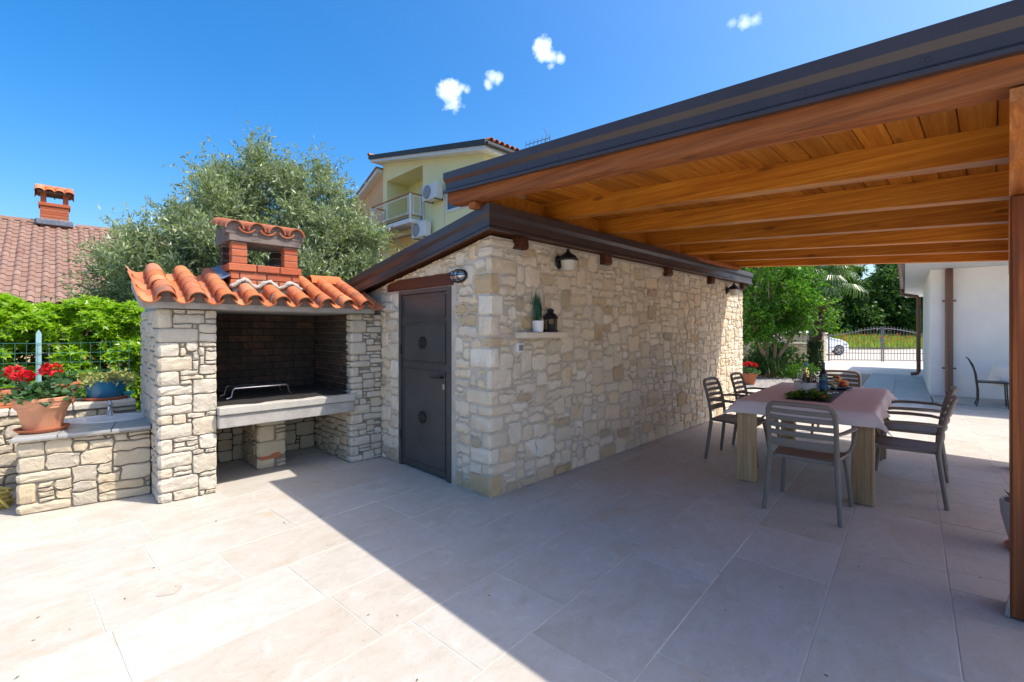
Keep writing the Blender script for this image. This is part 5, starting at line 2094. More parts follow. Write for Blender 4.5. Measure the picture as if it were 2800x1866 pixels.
# ------------------------------------------------------------------ planting, wall and gate beyond the terrace
geranium('potted_geranium', 'red geranium in a terracotta pot on the gravel past the stone wall', (10.78, 1.36), -.045, 1.22,
         [(-.06, .06, .14, .05), (.06, -.02, .15, .05), (0, .02, .17, .05), (.11, -.09, .13, .045)], 12, None, 'pot_terracotta_dark', dish=False, lr=.15)

GW = thing('garden_wall', 'low dry stone garden wall behind the flowering tree', 'wall', (18.8, 4.5, 0))
gwb = MB().box(18.62, 18.95, 1.6, 9.5, -.1, .87).build('wall_core', 'lime_mortar', GW)
lay(masonry(18.6, 1.6, -.06, 7.9, 0, .92, 'low', 71), gwb, 'warm_stone', limit=120, seed=12)
MB().box(18.56, 19.0, 1.58, 9.5, .872, .925, .01).build('cap_stone', 'pale_stone', GW)

GP = thing('gate_pillar', 'square cream stone gate pillar with a flat cap', 'pillar', (23.5, 2.25, 0))
gpb = MB().box(23.24, 23.72, 1.98, 3.9, -.1, 1.25).build('core', 'lime_mortar', GP)
lay(masonry(23.22, 1.96, -.05, 1.9, .48, 1.30, 'low', 73), gpb, 'warm_stone', limit=150, seed=13)
MB().box(23.16, 23.78, 1.90, 3.95, 1.252, 1.315, .01).build('cap_stone', 'pale_stone', GP)

GA = thing('iron_gate', 'tall grey wrought iron double gate with an arched top', 'gate', tuple(GL))
ang = math.atan2(gdir.y, gdir.x)
GA.rotation_euler = (0, 0, ang)
WM[GA.name] = Matrix.Translation(GL) @ Matrix.Rotation(ang, 4, 'Z')
LW = 2.27


def gz(s):
    k = min(1, max(0, s / LW))
    return 1.205 + .335 * (.5 - .5 * math.cos(math.pi * k)) - .02


for leaf in (0, 1):
    def X(s):
        return s if leaf == 0 else 2 * LW + .06 - s
    m = MB()
    for z in (.02, .345, .61):
        m.bar((X(.03), 0, z), (X(LW - .02), 0, z), .03, .028)
    m.tube([(X(s), 0, gz(s)) for s in [i * LW / 14 for i in range(15)]], .019, 6)
    m.bar((X(.02), 0, -.04), (X(.02), 0, 1.24), .05, .05)
    m.bar((X(LW - .005), 0, -.04), (X(LW - .005), 0, 1.61), .035, .04)
    m.build('leaf_frame', 'gate_grey', GA, local=True)
    for i in range(17):
        s = .14 + i * .1285
        m = MB()
        m.bar((X(s), 0, .02), (X(s), 0, gz(s) + .06), .014, .014)
        m.ball((X(s), 0, gz(s) + .075), .024, 6, 5)
        for z in (.18, .48, gz(s) - .28):
            m.ball((X(s), 0, z), .017, 6, 4)
        m.build('bar', 'gate_grey', GA, local=True)
MB().box(LW - .10, LW + .02, -.05, -.028, .86, 1.05).build('lock_box', 'gate_grey', GA, local=True)

# crape myrtle
MY = thing('crape_myrtle', 'multi stemmed flowering crape myrtle tree with glossy green leaves', 'tree', (13.2, 1.45, -.05))
r_ = np.random.default_rng(41)
blobs = [(13.2, 1.35, 2.6, 1.05, 1.05, 1.0), (12.75, 1.95, 2.3, .75, .75, .85), (13.75, .85, 2.3, .72, .72, .75), (13.0, 1.4, 3.6, .95, .95, .9), (13.6, .75, 1.75, .42, .42, .40), (12.85, 1.9, 1.6, .5, .5, .5), (13.3, 1.2, 1.75, .7, .7, .45)]
V, cc = crown(r_, blobs, 170, .24, 2300, 8, .26, .10, .055, up=.25, shell=.35)
add('crown', fast_mesh('crown', V, 4, 'myrtle_leaf'), MY)
n = 620
i_ = r_.integers(0, len(cc), n)
P = cc[i_] + r_.normal(size=(n, 3)) * .2
V = leaves(P, r_.normal(size=(n, 3)), r_.normal(size=(n, 3)), .03 + .025 * r_.random(n), .03 + .02 * r_.random(n), .1)
add('blossoms', fast_mesh('blossoms', V, 4, 'blossom_pink'), MY, kind='stuff')
m = MB()
b0 = Vector((13.2, 1.5, -.06))
for (mid, end, r) in (((-.25, .10, .75), (-.42, .40, 1.75), .05), ((-.12, .08, .7), (-.02, .0, 1.62), .055), ((.12, -.10, .8), (.22, -.16, 1.75), .05), ((.22, -.22, .75), (.80, -.72, 1.75), .055), ((.0, .25, .8), (-.1, .5, 1.8), .04)):
    e = b0 + Vector(end)
    m.tube([b0 + Vector((mid[0] * .4, mid[1] * .4, .0)), b0 + Vector(mid) * .62, b0 + Vector(mid), b0 + (Vector(mid) + Vector(end)) / 2 + Vector((.03, .03, 0)), e], [r * 1.1, r, r * .92, r * .8, r * .6], 8)
    for q in range(3):
        t_ = Vector(cc[r_.integers(0, len(cc))])
        m.tube([e, e.lerp(t_, .5) + Vector((0, 0, .08)), t_], [r * .55, r * .35, r * .12], 6)
m.build('trunk', 'myrtle_bark', MY, smooth='all')

# spiky shrub, dark shrub, ground cover at the foot of the trees
SP = thing('spiky_shrub', 'dark spiky leaved shrub at the foot of the flowering tree', 'shrub', (12.95, 1.75, -.05))
r_ = np.random.default_rng(43)
n = 900
a_ = r_.random(n) * 6.28
e_ = .1 + 1.3 * r_.random(n)
rt_ = r_.normal(size=(n, 2)) * .22
P = np.stack([12.95 + rt_[:, 0] * 1.3, 1.70 + rt_[:, 1] * 1.3, .05 + .35 * r_.random(n)], 1)
d = np.stack([np.cos(a_) * np.cos(e_), np.sin(a_) * np.cos(e_), np.sin(e_)], 1)
V = leaves(P, d, np.stack([0 * a_, 0 * a_, 1 + 0 * a_], 1), .30 + .22 * r_.random(n), np.full(n, .026), .2)
add('foliage', fast_mesh('foliage', V, 4, 'shrub_leaf'), SP)
DS = thing('dark_shrub', 'dense dark ivy covered bush beside the palm trunk', 'shrub', (15.0, 1.6, -.05))
V, _ = crown(r_, [(14.9, 1.85, .45, .6, .6, .5), (14.9, 1.95, .9, .42, .42, .45), (14.4, 1.35, .35, .5, .5, .4), (13.9, 1.9, .35, .5, .5, .42)], 90, .2, 1500, 7, .14, .07, .05, up=.3, ground=-.04)
add('foliage', fast_mesh('foliage', V, 4, 'shrub_leaf'), DS)
m = MB()
branchy(m, (14.9, 1.8, -.06), [(14.9, 1.85, .8), (14.95, 1.95, 1.1), (14.6, 1.6, .5)], .05, random.Random(3))
m.build('stems', 'bark', DS)
GC = thing('low_shrub', 'low bright green ground cover at the edge of the gravel', 'shrub', (13.75, .85, -.05))
V, _ = crown(r_, [(13.7, .85, .10, .42, .42, .20), (13.35, 1.05, .05, .3, .3, .15), (14.1, .75, .10, .3, .3, .18)], 50, .12, 700, 6, .07, .045, .03, up=.5, ground=-.04)
add('foliage', fast_mesh('foliage', V, 4, 'ground_leaf'), GC)

# palm
PB = Vector((16.85, 1.045, -.05))
PM = thing('palm_tree', 'fan palm with a shaggy fibrous trunk', 'palm', tuple(PB))
m = MB()
hr = random.Random(8)
m.tube([PB + Vector((hr.uniform(-.02, .02), hr.uniform(-.02, .02), i * .33)) for i in range(11)], [.19 + .02 * math.sin(i * 2.1) for i in range(11)], 14)
for i in range(240):
    z = .2 + 3.0 * hr.random()
    a = hr.random() * 6.28
    o_ = PB + Vector((math.cos(a) * .18, math.sin(a) * .18, z))
    m.bar(o_, o_ + Vector((math.cos(a) * .07, math.sin(a) * .07, .10)), .05, .012)
m.build('trunk', 'palm_fibre', PM, smooth=True)
n = 1500
zz = 1.1 * r_.random(n) ** 1.5
a_ = r_.random(n) * 6.28
P = np.stack([PB.x + .21 * np.cos(a_), PB.y + .21 * np.sin(a_), zz], 1)
d = np.stack([np.cos(a_) * .5, np.sin(a_) * .5, -.6 + 0 * a_], 1) + r_.normal(size=(n, 3)) * .4
V = leaves(P, d, np.stack([np.cos(a_), np.sin(a_), .4 + 0 * a_], 1), np.full(n, .085), np.full(n, .065), .1)
add('ivy', fast_mesh('ivy', V, 4, 'shrub_leaf'), PM)


def fan_mesh(mat, droop, seed):
    """one fan leaf: stalk along +x, ribs fanned out with drooping tips"""
    rr_ = random.Random(seed)
    m = MB()
    m.tube([(0, 0, 0), (.35, 0, .10), (.70, 0, .12)], [.016, .012, .009], 5)
    c = Vector((.70, 0, .12))
    nl = 30
    for i in range(nl):
        a = rad(-125 + 250 * i / (nl - 1))
        L = (.62 - .16 * abs(a) / 2.2) * rr_.uniform(.9, 1.08)
        d = Vector((math.cos(a), math.sin(a), 0))
        s = Vector((-d.y, d.x, 0))
        p1 = c + d * L * .5 + Vector((0, 0, .02))
        p2 = c + d * L * .8 + Vector((0, 0, -.03 - droop * .10))
        p3 = c + d * L * .95 + Vector((0, 0, -.10 - droop * .28))
        w1, w2 = .022, .015
        o_ = len(m.v)
        up = Vector((0, 0, .010))
        m.v += [tuple(c), tuple(p1 + s * w1), tuple(p1 + up), tuple(p1 - s * w1), tuple(p2 + s * w2), tuple(p2 + up), tuple(p2 - s * w2), tuple(p3)]
        m.f += [(o_, o_ + 1, o_ + 2), (o_, o_ + 2, o_ + 3), (o_ + 1, o_ + 4, o_ + 5, o_ + 2), (o_ + 2, o_ + 5, o_ + 6, o_ + 3), (o_ + 4, o_ + 7, o_ + 5), (o_ + 5, o_ + 7, o_ + 6)]
    return m.mesh('frond', mat, fixn=False)


fans = [fan_mesh('palm_leaf', .3, 1), fan_mesh('palm_leaf', .8, 2), fan_mesh('palm_leaf', 1.1, 3)]
dead = fan_mesh('dead_palm', 1.6, 4)
hr = random.Random(10)
for i in range(26):
    az = i * 2.4 + hr.uniform(-.2, .2)
    el = rad(70 - 95 * (i / 25) + hr.uniform(-6, 6))
    sc = hr.uniform(1.05, 1.3)
    mw = Matrix.Translation(PB + Vector((0, 0, 3.30 + .25 * math.sin(el)))) @ Matrix.Rotation(az, 4, 'Z') @ Matrix.Rotation(-el, 4, 'Y') @ Matrix.Rotation(hr.uniform(-.4, .4), 4, 'X') @ Matrix.Scale(sc, 4)
    add('frond', hr.choice(fans), PM, mw)
for i in range(12):
    az = i * 2.1 + hr.uniform(-.3, .3)
    mw = Matrix.Translation(PB + Vector((0, 0, 3.1))) @ Matrix.Rotation(az, 4, 'Z') @ Matrix.Rotation(rad(62 + hr.uniform(-8, 14)), 4, 'Y') @ Matrix.Scale(.85, 4)
    add('dead_frond', dead, PM, mw)


def cp(X, Y, z=0):
    """a spot X to the right and Y ahead of the terrace's viewpoint, in metres"""
    return (CAM.x + (Y + X) * .70711, CAM.y + (Y - X) * .70711, z)


# meadow bank with grass and poppies, wood behind
md = MB()
for j in range(7):
    for i in range(15):
        X, Y = 14 + i * 3, 35.5 + j * 1.8
        md.v.append(cp(X, Y, -.05 + .85 * (j / 6) + .08 * math.sin(i * 1.7 + j)))
for j in range(6):
    for i in range(14):
        a = j * 15 + i
        md.f.append((a, a + 1, a + 16, a + 15))
tag(md.build('meadow', 'earth', None, smooth='all', fixn=False), kind='structure')
r_ = np.random.default_rng(51)
n = 16000
X = 18 + 26 * r_.random(n)
Y = 35.6 + 10.5 * r_.random(n) ** 1.1
z = -.05 + .85 * np.clip((Y - 35.5) / 10.8, 0, 1)
P = np.stack([CAM.x + (Y + X) * .70711, CAM.y + (Y - X) * .70711, z], 1)
d = np.stack([r_.normal(size=n) * .22, r_.normal(size=n) * .22, np.ones(n)], 1)
V = leaves(P, d, r_.normal(size=(n, 3)), .30 + .34 * r_.random(n), .05 + .04 * r_.random(n), .1)
tag(add('meadow_grass', fast_mesh('meadow_grass', V, 4, 'meadow_grass')), kind='stuff')
n = 170
X = 22 + 18 * r_.random(n)
Y = 36 + 8.5 * r_.random(n)
z = .30 + .22 * r_.random(n) + .85 * np.clip((Y - 35.5) / 10.8, 0, 1)
P = np.stack([CAM.x + (Y + X) * .70711, CAM.y + (Y - X) * .70711, z], 1)
Vs = []
for q in range(4):
    a_ = r_.random(n) * 6.28
    d = np.stack([np.cos(a_), np.sin(a_), .6 + 0 * a_], 1)
    Vs.append(leaves(P, d, r_.normal(size=(n, 3)), np.full(n, .10), np.full(n, .12), .1))
tag(add('poppies', fast_mesh('poppies', np.concatenate(Vs), 4, 'poppy_red')), kind='stuff')


def wood_tree(label, X, Y, h, r, seed, mat='wood_leaf', nt=5200, leaf=.26):
    x, y, _ = cp(X, Y)
    t_ = thing('broadleaf_tree', label, 'tree', (x, y, .4), 0, 'trees of the wood beyond the meadow')
    rr_ = np.random.default_rng(seed)
    bl_ = [(x, y, h * .52, r * .85, r * .85, h * .42)]
    for q in range(6):
        a = rr_.random() * 6.28
        bl_.append((x + math.cos(a) * r * .6, y + math.sin(a) * r * .6, h * (.22 + .6 * rr_.random()), r * .5, r * .5, h * .20))
    V, cc_ = crown(rr_, bl_, 130, r * .16, nt, 8, r * .16, leaf, leaf * .55, up=.1, shell=.55, hang=.2, ground=.5)
    add('crown', fast_mesh('crown', V, 4, mat), t_)
    m = MB()
    m.tube([(x, y, .2), (x + .1, y, h * .25), (x, y + .1, h * .45)], [.28, .22, .16], 8)
    branchy(m, (x, y + .1, h * .42), [tuple(cc_[k]) for k in range(6)], .13, random.Random(seed), 5)
    m.build('trunk', 'bark', t_)


wood_tree('dark tree of the wood seen left of the palm crown', 24.5, 47, 10.5, 5.0, 1)
wood_tree('dark tree of the wood straight behind the palm trunk', 31.0, 49, 10.5, 4.6, 2)
wood_tree('dark tree of the wood behind the middle of the gate', 36.5, 48, 10.0, 4.2, 3)
wood_tree('dark tree of the wood beside the brown downpipe', 41.5, 47, 10.0, 4.2, 4)
wood_tree('smaller bright leaved sapling at the edge of the wood right of the gate', 39.5, 43.5, 3.4, 1.5, 5, 'bright_wood_leaf', 500, .16)
wood_tree('tree of the wood glimpsed past the end of the stone wall', 20.0, 40, 9.0, 3.6, 6)
wood_tree('bright green young tree behind the car', 29.0, 43.5, 3.6, 2.0, 7, 'bright_wood_leaf', 500, .16)

r_ = np.random.default_rng(77)
ub = [cp(16 + 3 * i, 46.5 + (i % 3) * .8, 1.5 + .4 * (i % 2)) + (2.2, 2.2, 1.9) for i in range(11)]
V, _ = crown(r_, ub, 260, .5, 4200, 7, .5, .30, .17, up=.2, shell=.4)
tag(add('undergrowth', fast_mesh('undergrowth', V, 4, 'wood_leaf')), kind='stuff')
# silver car parked on the track, seen past the pillar
CR = thing('parked_car', 'white car parked on the gravel track behind the gate pillar', 'car', (31.5 - 1.6 * .707, 2.5 + 1.6 * .707, -.055), rad(-45))
prof_ = [(-2.95, .30), (-2.98, .62), (-2.9, .92), (-2.45, 1.02), (-2.0, 1.38), (-1.3, 1.46), (-.5, 1.43), (.25, 1.05), (.85, .93), (1.20, .78), (1.31, .62), (1.32, .30)]
m = MB()
ys_ = [(-.84, .93), (-.80, 1.0), (-.5, 1.0), (0, 1.0), (.5, 1.0), (.80, 1.0), (.84, .93)]
N = len(prof_)
for (y, k) in ys_:
    for (x, z) in prof_:
        t_in = .16 * max(0, (z - .95) / .5) * (1 if y > 0 else -1) * (abs(y) > .6)
        m.v.append((x * (k if abs(y) > .82 else 1), y - t_in, .30 + (z - .30) * (1 if abs(y) < .82 else .97)))
for r in range(len(ys_) - 1):
    for i in range(N):
        j = (i + 1) % N
        m.f.append((r * N + i, r * N + j, (r + 1) * N + j, (r + 1) * N + i))
m.f += [tuple(range(N)), tuple(range((len(ys_) - 1) * N + N - 1, (len(ys_) - 1) * N - 1, -1))]
m.build('body', 'car_paint', CR, smooth=True, local=True)
for s in (-1, 1):
    MB().prism([(-1.95, 1.08), (-1.55, 1.34), (-.55, 1.36), (.12, 1.08)], 1, s * .775, s * .80).build('side_window', 'car_glass', CR, local=True)
    m = MB()
    m.prism([(.98, .72), (1.20, .70), (1.24, .62), (1.0, .62)], 1, s * .62, s * .845)
    m.build('headlight', 'galvanised', CR, local=True)
    MB().ball((.12, s * .93, 1.02), .09, 10, 6, sx=.8, sy=1.0, sz=.7).build('wing_mirror', 'car_paint', CR, smooth=True, local=True)
    for x in (.72, -2.25):
        m = MB()
        m.lathe([(.22, -.10), (.31, -.10), (.325, -.06), (.325, .06), (.31, .10), (.22, .10)], (0, 0, 0), 24)
        mx = Matrix.Translation((x, s * .75, .325)) @ Matrix.Rotation(rad(90), 4, 'X')
        m.v = [tuple(mx @ Vector(p)) for p in m.v]
        w_ = m.build('wheel', 'rubber', CR, smooth=True, local=True)
        m = MB()
        m.lathe([(.001, .09), (.05, .10), (.06, .085), (.20, .09), (.225, .10), (.225, .0), (.001, .0)], (0, 0, 0), 20)
        for q in range(5):
            a = q * 1.2566
            m.bar((.04 * math.cos(a), .04 * math.sin(a), .10), (.21 * math.cos(a), .21 * math.sin(a), .10), .05, .02)
        m.v = [tuple(mx @ Vector((p[0], p[1], p[2] * (1 if s < 0 else -1) + (.01 if s < 0 else -.01)))) for p in m.v]
        m.build('rim', 'alloy', w_, smooth=True, local=True)
MB().prism([(-.42, 1.40), (.22, 1.06), (.26, 1.075), (-.38, 1.42)], 1, -.66, .66).build('windscreen', 'car_glass', CR, local=True)

# ------------------------------------------------------------------ olive tree behind the barbecue
OT = thing('olive_tree', 'big silvery green olive tree behind the barbecue', 'tree', (-.6, 5.4, -.09))
r_ = np.random.default_rng(61)
blobs = [cp(-4.25, 7.4, 2.95) + (1.05, 1.05, 1.2), cp(-4.2, 7.4, 3.72) + (.42, .42, .5), cp(-3.35, 7.3, 3.05) + (.85, .85, .85), cp(-5.05, 7.5, 2.8) + (.68, .68, .75), cp(-5.55, 7.4, 2.85) + (.36, .36, .5),
         cp(-2.85, 7.2, 2.35) + (.8, .8, .78), cp(-2.3, 7.1, 1.95) + (.68, .68, .66), cp(-1.9, 7.1, 1.75) + (.45, .45, .5), cp(-5.95, 7.4, 1.95) + (.62, .62, .62), cp(-5.4, 7.2, 2.0) + (.9, .9, .8), cp(-4.2, 7.0, 2.1) + (1.5, 1.3, 1.0), cp(-3.2, 7.0, 1.9) + (1.0, 1.0, .8), cp(-6.45, 7.8, 3.0) + (.18, .18, .5), cp(-3.3, 7.3, 3.7) + (.35, .35, .4)]
V, cc = crown(r_, blobs, 270, .175, 15500, 13, .32, .072, .019, up=.55, shell=.45, ground=.4)
add('crown', fast_mesh('crown', V, 4, 'olive_leaf'), OT)
m = MB()
hd = Vector((-.5, 5.3, .9))
m.tube([(-.6, 5.4, -.1), (-.55, 5.42, .3), (-.5, 5.3, .9)], [.26, .2, .17], 10)
branchy(m, hd, [tuple(cc[k]) for k in range(46)], .085, random.Random(5), 6)
m.build('trunk', 'bark', OT, smooth='all')

# ------------------------------------------------------------------ neighbour's tiled house, far left
NH = thing('tiled_house', 'long low house with a brown tiled roof beyond the hedge', 'house', (0, 18.5, 0))
EY, EZ, RYn, RZn = 15.9, 2.20, 21.5, 5.43
MB().box(-14, 8, 16.5, 26.5, -.1, 2.05).build('wall', 'render_orange', NH)
rfm = MB().prism([(EY + .02, EZ - .06), (2 * RYn - EY, EZ - .06), (RYn, RZn - .05)], 0, -14, 8)
nrf = rfm.build('roof', 'brown_tile', NH)
MB().box(-14, 8, EY - .10, EY + .02, EZ - .17, EZ - .055).build('gutter', 'trim_white', NH)
sl_ = math.hypot(RYn - EY, RZn - EZ)
DNn = Vector((0, -(RYn - EY) / sl_, -(RZn - EZ) / sl_))
UPn = Vector((0, -(RZn - EZ) / sl_, (RYn - EY) / sl_))
tl = MB()
sec = [(-.15, .012), (-.035, .012), (-.02, .03), (.01, .062), (.055, .075), (.10, .062), (.13, .03), (.15, .012)]
for (x, dz) in ((0, -.012), (.40, .012)):
    for (y, z) in sec:
        tl.v.append((x, y, z + dz))
    for (y, z) in sec:
        tl.v.append((x, y, z + dz - .022))
k = len(sec)
for i in range(k - 1):
    tl.f += [(i, i + 1, 2 * k + i + 1, 2 * k + i), (2 * k + i, 2 * k + i + 1, 3 * k + i + 1, 3 * k + i)]
tme = tl.mesh('roof_tile', 'brown_tile', smooth=True)
rows = 19
ex = sl_ / rows
pos = []
for r in range(rows):
    for c in range(34):
        x = -6.2 + c * .30
        lo = Vector((x, EY, EZ)) - DNn * (r * ex)
        pos.append((lo - DNn * .40, r, c))


def vis_n(p):
    q = proj(p)
    return q is not None and -40 < q[0] < 175


pos.sort(key=lambda t_: (0 if vis_n(t_[0]) else 1, t_[1]))
hr = random.Random(3)
V, F = [], []
for i, (p, r, c) in enumerate(pos):
    mw = frame(p + Vector((hr.uniform(-.006, .006), 0, hr.uniform(-.004, .004))), DNn, UPn)
    if i < 300:
        add('roof_tile', tme, nrf, mw)
    else:
        o_ = len(V)
        V += [tuple(mw @ v.co) for v in tme.vertices]
        F += [tuple(q + o_ for q in pp_.vertices) for pp_ in tme.polygons]
mb = MB()
mb.v, mb.f = V, F
mb.build('more_tiles', 'brown_tile', nrf, smooth=True, kind='stuff')
rid = tile_mesh(.42, .13, .14, True, 'brown_tile', n=6, name='ridge_tile')
for k in range(38):
    x = -7 + k * .38
    if -3.2 < x < -2.15:
        continue
    add('ridge_tile', rid, nrf, Matrix.Translation((x, RYn, RZn - .03)))
nc = MB().box(-3.02, -2.28, 21.15, 21.85, 5.1, 6.02).build('chimney', 'brick_red', NH)
for z in (5.62, 5.72, 5.82, 5.92):
    m = MB()
    m.box(-3.03, -2.27, 21.14, 21.86, z, z + .085, .006)
    m.build('brick_course', 'brick_red', nc)
MB().box(-3.075, -2.225, 21.10, 21.90, 6.022, 6.14, .01).build('brick_course', 'brick_red', nc)
for xa in (-3.02, -2.43):
    for ya in (21.15, 21.70):
        MB().box(xa, xa + .15, ya, ya + .15, 6.142, 6.50).build('brick_pier', 'brick_red', nc)
MB().box(-3.10, -2.20, 21.05, 21.95, 6.502, 6.56).build('cap', 'concrete_soiled', nc)
MB().box(-3.15, -2.15, 21.0, 22.0, 5.30, 5.52, .03).build('flashing', 'lead', nc, label='grey lead flashing at the chimney foot')
ct = tile_mesh(.55, .135, .15, True, 'terracotta_tile', n=6)
for k in range(4):
    x = -3.04 + k * .26
    d = Vector((0, -.88, -.47))
    u = Vector((0, -.47, .88))
    add('roof_tile', ct, nc, frame((x, 21.45, 6.72), d, u))
    d2 = Vector((0, .88, -.47))
    add('roof_tile', ct, nc, frame((x, 21.55, 6.72), d2, Vector((0, .47, .88))))
add('ridge_tile', tile_mesh(1.0, .12, .12, True, 'terracotta_tile', n=6, name='ridge_tile'), nc, Matrix.Translation((-3.15, 21.5, 6.74)))

# ------------------------------------------------------------------ yellow house with a balcony, and its orange neighbour
YH = thing('yellow_house', 'pale yellow house with a recessed balcony above the shed roof', 'house', (10, 12, 0))
FX = 7.6


def fz(y):
    return 8.78 - .205 * (15.40 - y)


RY_A, RY_B, RZ_A, RZ_B = 12.31, 15.06, 5.73, 7.95
m = MB()
m.raw([(FX, 15.40, -.1), (FX, RY_B, -.1), (FX, RY_B, fz(RY_B)), (FX, 15.40, fz(15.40))], [(0, 1, 2, 3)])
m.raw([(FX, RY_A, -.1), (FX, 8.65, -.1), (FX, 8.65, fz(8.65)), (FX, RY_A, fz(RY_A))], [(0, 1, 2, 3)])
m.raw([(FX, RY_B, RZ_B), (FX, RY_A, RZ_B), (FX, RY_A, fz(RY_A)), (FX, RY_B, fz(RY_B))], [(0, 1, 2, 3)])
m.raw([(FX, RY_B, -.1), (FX, RY_A, -.1), (FX, RY_A, RZ_A), (FX, RY_B, RZ_A)], [(0, 1, 2, 3)])
BXk = FX + 1.05
m.raw([(FX, RY_B, RZ_A), (BXk, RY_B, RZ_A), (BXk, RY_B, RZ_B), (FX, RY_B, RZ_B)], [(0, 1, 2, 3)])
m.raw([(FX, RY_A, RZ_A), (BXk, RY_A, RZ_A), (BXk, RY_A, RZ_B), (FX, RY_A, RZ_B)], [(3, 2, 1, 0)])
m.raw([(BXk, RY_B, RZ_A), (BXk, RY_A, RZ_A), (BXk, RY_A, RZ_B), (BXk, RY_B, RZ_B)], [(0, 1, 2, 3)])
m.raw([(FX, RY_B, RZ_B), (BXk, RY_B, RZ_B), (BXk, RY_A, RZ_B), (FX, RY_A, RZ_B)], [(0, 1, 2, 3)])
m.raw([(FX, RY_B, RZ_A), (BXk, RY_B, RZ_A), (BXk, RY_A, RZ_A), (FX, RY_A, RZ_A)], [(3, 2, 1, 0)])
m.raw([(FX, 8.65, -.1), (16, 8.65, -.1), (16, 8.65, fz(8.65)), (FX, 8.65, fz(8.65))], [(0, 1, 2, 3)])
m.raw([(FX, 15.4, -.1), (16, 15.4, -.1), (16, 15.4, fz(15.4)), (FX, 15.4, fz(15.4))], [(3, 2, 1, 0)])
m.raw([(16, 15.4, -.1), (16, 8.65, -.1), (16, 8.65, fz(8.65)), (16, 15.4, fz(15.4))], [(3, 2, 1, 0)])
m.build('wall', 'render_yellow', YH, fixn=False)
ya, yb = 8.18, 15.85
m = MB().prism([(ya, fz(ya) + .002), (yb, fz(yb) + .002), (yb, fz(yb) + .13), (ya, fz(ya) + .13)], 0, 7.22, 16.3)
m.build('soffit', 'trim_white', YH)
yrf = MB().prism([(ya - .04, fz(ya) + .132), (yb + .05, fz(yb) + .132), (yb + .05, fz(yb) + .31), (ya - .04, fz(ya) + .31)], 0, 7.16, 16.3).build('roof', 'dark_verge', YH, label='roof with a dark sheet metal verge')
ct2 = tile_mesh(.45, .085, .10, True, 'terracotta_tile', n=6)
for k in range(16):
    dn = Vector((0, -1, -.205)).normalized()
    up = Vector((0, -.205, 1)).normalized()
    add('roof_tile', ct2, yrf, frame((7.42 + k * .24, ya + .36, fz(ya + .36) + .33), dn, up))
for k in range(3):
    dn = Vector((1, 0, 0))
    add('ridge_tile', ct2, yrf, frame((7.12 + k * .4, yb - .02, fz(yb) + .30), dn, Vector((0, 0, 1))))
MB().tube([(7.2, ya - .09, fz(ya) + .16), (16.3, ya - .09, fz(ya) + .16)], .075, 8).build('gutter', 'dark_verge', YH, smooth=True)
# balcony slab and railing
sb = MB().box(6.93, FX - .003, 12.18, 15.28, 5.56, 5.725).build('balcony_slab', 'trim_white', YH)
rl = MB()
zr0, zr1 = 5.86, 6.70
ring = [(7.58, 12.22), (6.97, 12.22), (6.97, 15.24), (7.58, 15.24)]
for (p, q_) in zip(ring[:-1], ring[1:]):
    rl.bar((*p, zr1), (*q_, zr1), .05, .04)
    rl.bar((*p, zr0), (*q_, zr0), .04, .04)
rl.build('handrail', 'rail_rust', sb, label='rusty handrail')
rl = MB()
for (x, y) in ((7.55, 12.22), (6.97, 12.22), (6.97, 15.24), (7.55, 15.24)):
    rl.bar((x, y, 5.725), (x, y, zr1 - .02), .06, .06)
for y in (12.36, 13.93, 15.08):
    rl.bar((6.97, y, zr0), (6.97, y, zr1 - .1), .035, .035)
rl.bar((6.97, 12.3, zr1 - .1), (6.97, 15.2, zr1 - .1), .03, .03)
rl.bar((6.97, 12.3, zr0 + .09), (6.97, 15.2, zr0 + .09), .03, .03)
for x in (7.10, 7.45):
    rl.bar((x, 12.22, zr0), (x, 12.22, zr1 - .1), .035, .035)
rl.bar((7.05, 12.22, zr1 - .1), (7.5, 12.22, zr1 - .1), .03, .03)
rl.bar((7.05, 12.22, zr0 + .09), (7.5, 12.22, zr0 + .09), .03, .03)
rl.build('railing', 'trim_white', sb)
m = MB()
for i in range(12):
    m.tube([(7.05 + i * .042, 15.24, zr0 + .02), (7.05 + i * .042, 15.24, zr1 - .02)], .004, 4)
    m.tube([(7.02, 15.24, zr0 + .05 + i * .065), (7.55, 15.24, zr0 + .05 + i * .065)], .004, 4)
m.build('mesh_panel', 'trim_white', sb, kind='stuff')
MB().box(6.99, 7.55, 12.4, 15.2, 5.728, 5.80).build('floor_mat', 'runner_wood', sb)
dr_ = MB().box(BXk - .05, BXk - .002, 12.35, 14.05, 5.74, 7.62).build('balcony_door', 'trim_white', YH)
MB().box(BXk - .06, BXk - .048, 12.42, 13.10, 5.85, 7.15).build('pane', 'pane_dark', dr_)
MB().box(BXk - .06, BXk - .048, 13.25, 13.95, 5.85, 7.15).build('pane', 'pane_dark', dr_)
wn_ = MB().box(FX - .03, FX - .002, 9.30, 10.76, 5.76, 6.62).build('window', 'trim_white', YH)
MB().box(FX - .036, FX - .028, 9.40, 10.66, 5.86, 6.54).build('pane', 'pane_dark', wn_)
w2_ = MB().box(FX - .03, FX - .002, 11.2, 13.6, 3.0, 4.7).build('window', 'trim_white', YH)
MB().box(FX - .036, FX - .028, 11.3, 12.3, 3.1, 4.55).build('pane', 'pane_dark', w2_)
MB().box(FX - .036, FX - .028, 12.5, 13.5, 3.1, 4.55).build('pane', 'pane_dark', w2_)
m = MB()
m.prism([(FX - .002, 5.32), (6.55, 5.02), (6.55, 4.98), (FX - .002, 5.28)], 1, 12.75, 15.35)
m.v = [(p[0], p[1], p[2]) for p in m.v]
m.build('awning', 'awning_sheet', YH, label='faded corrugated awning under the balcony')
m = MB()
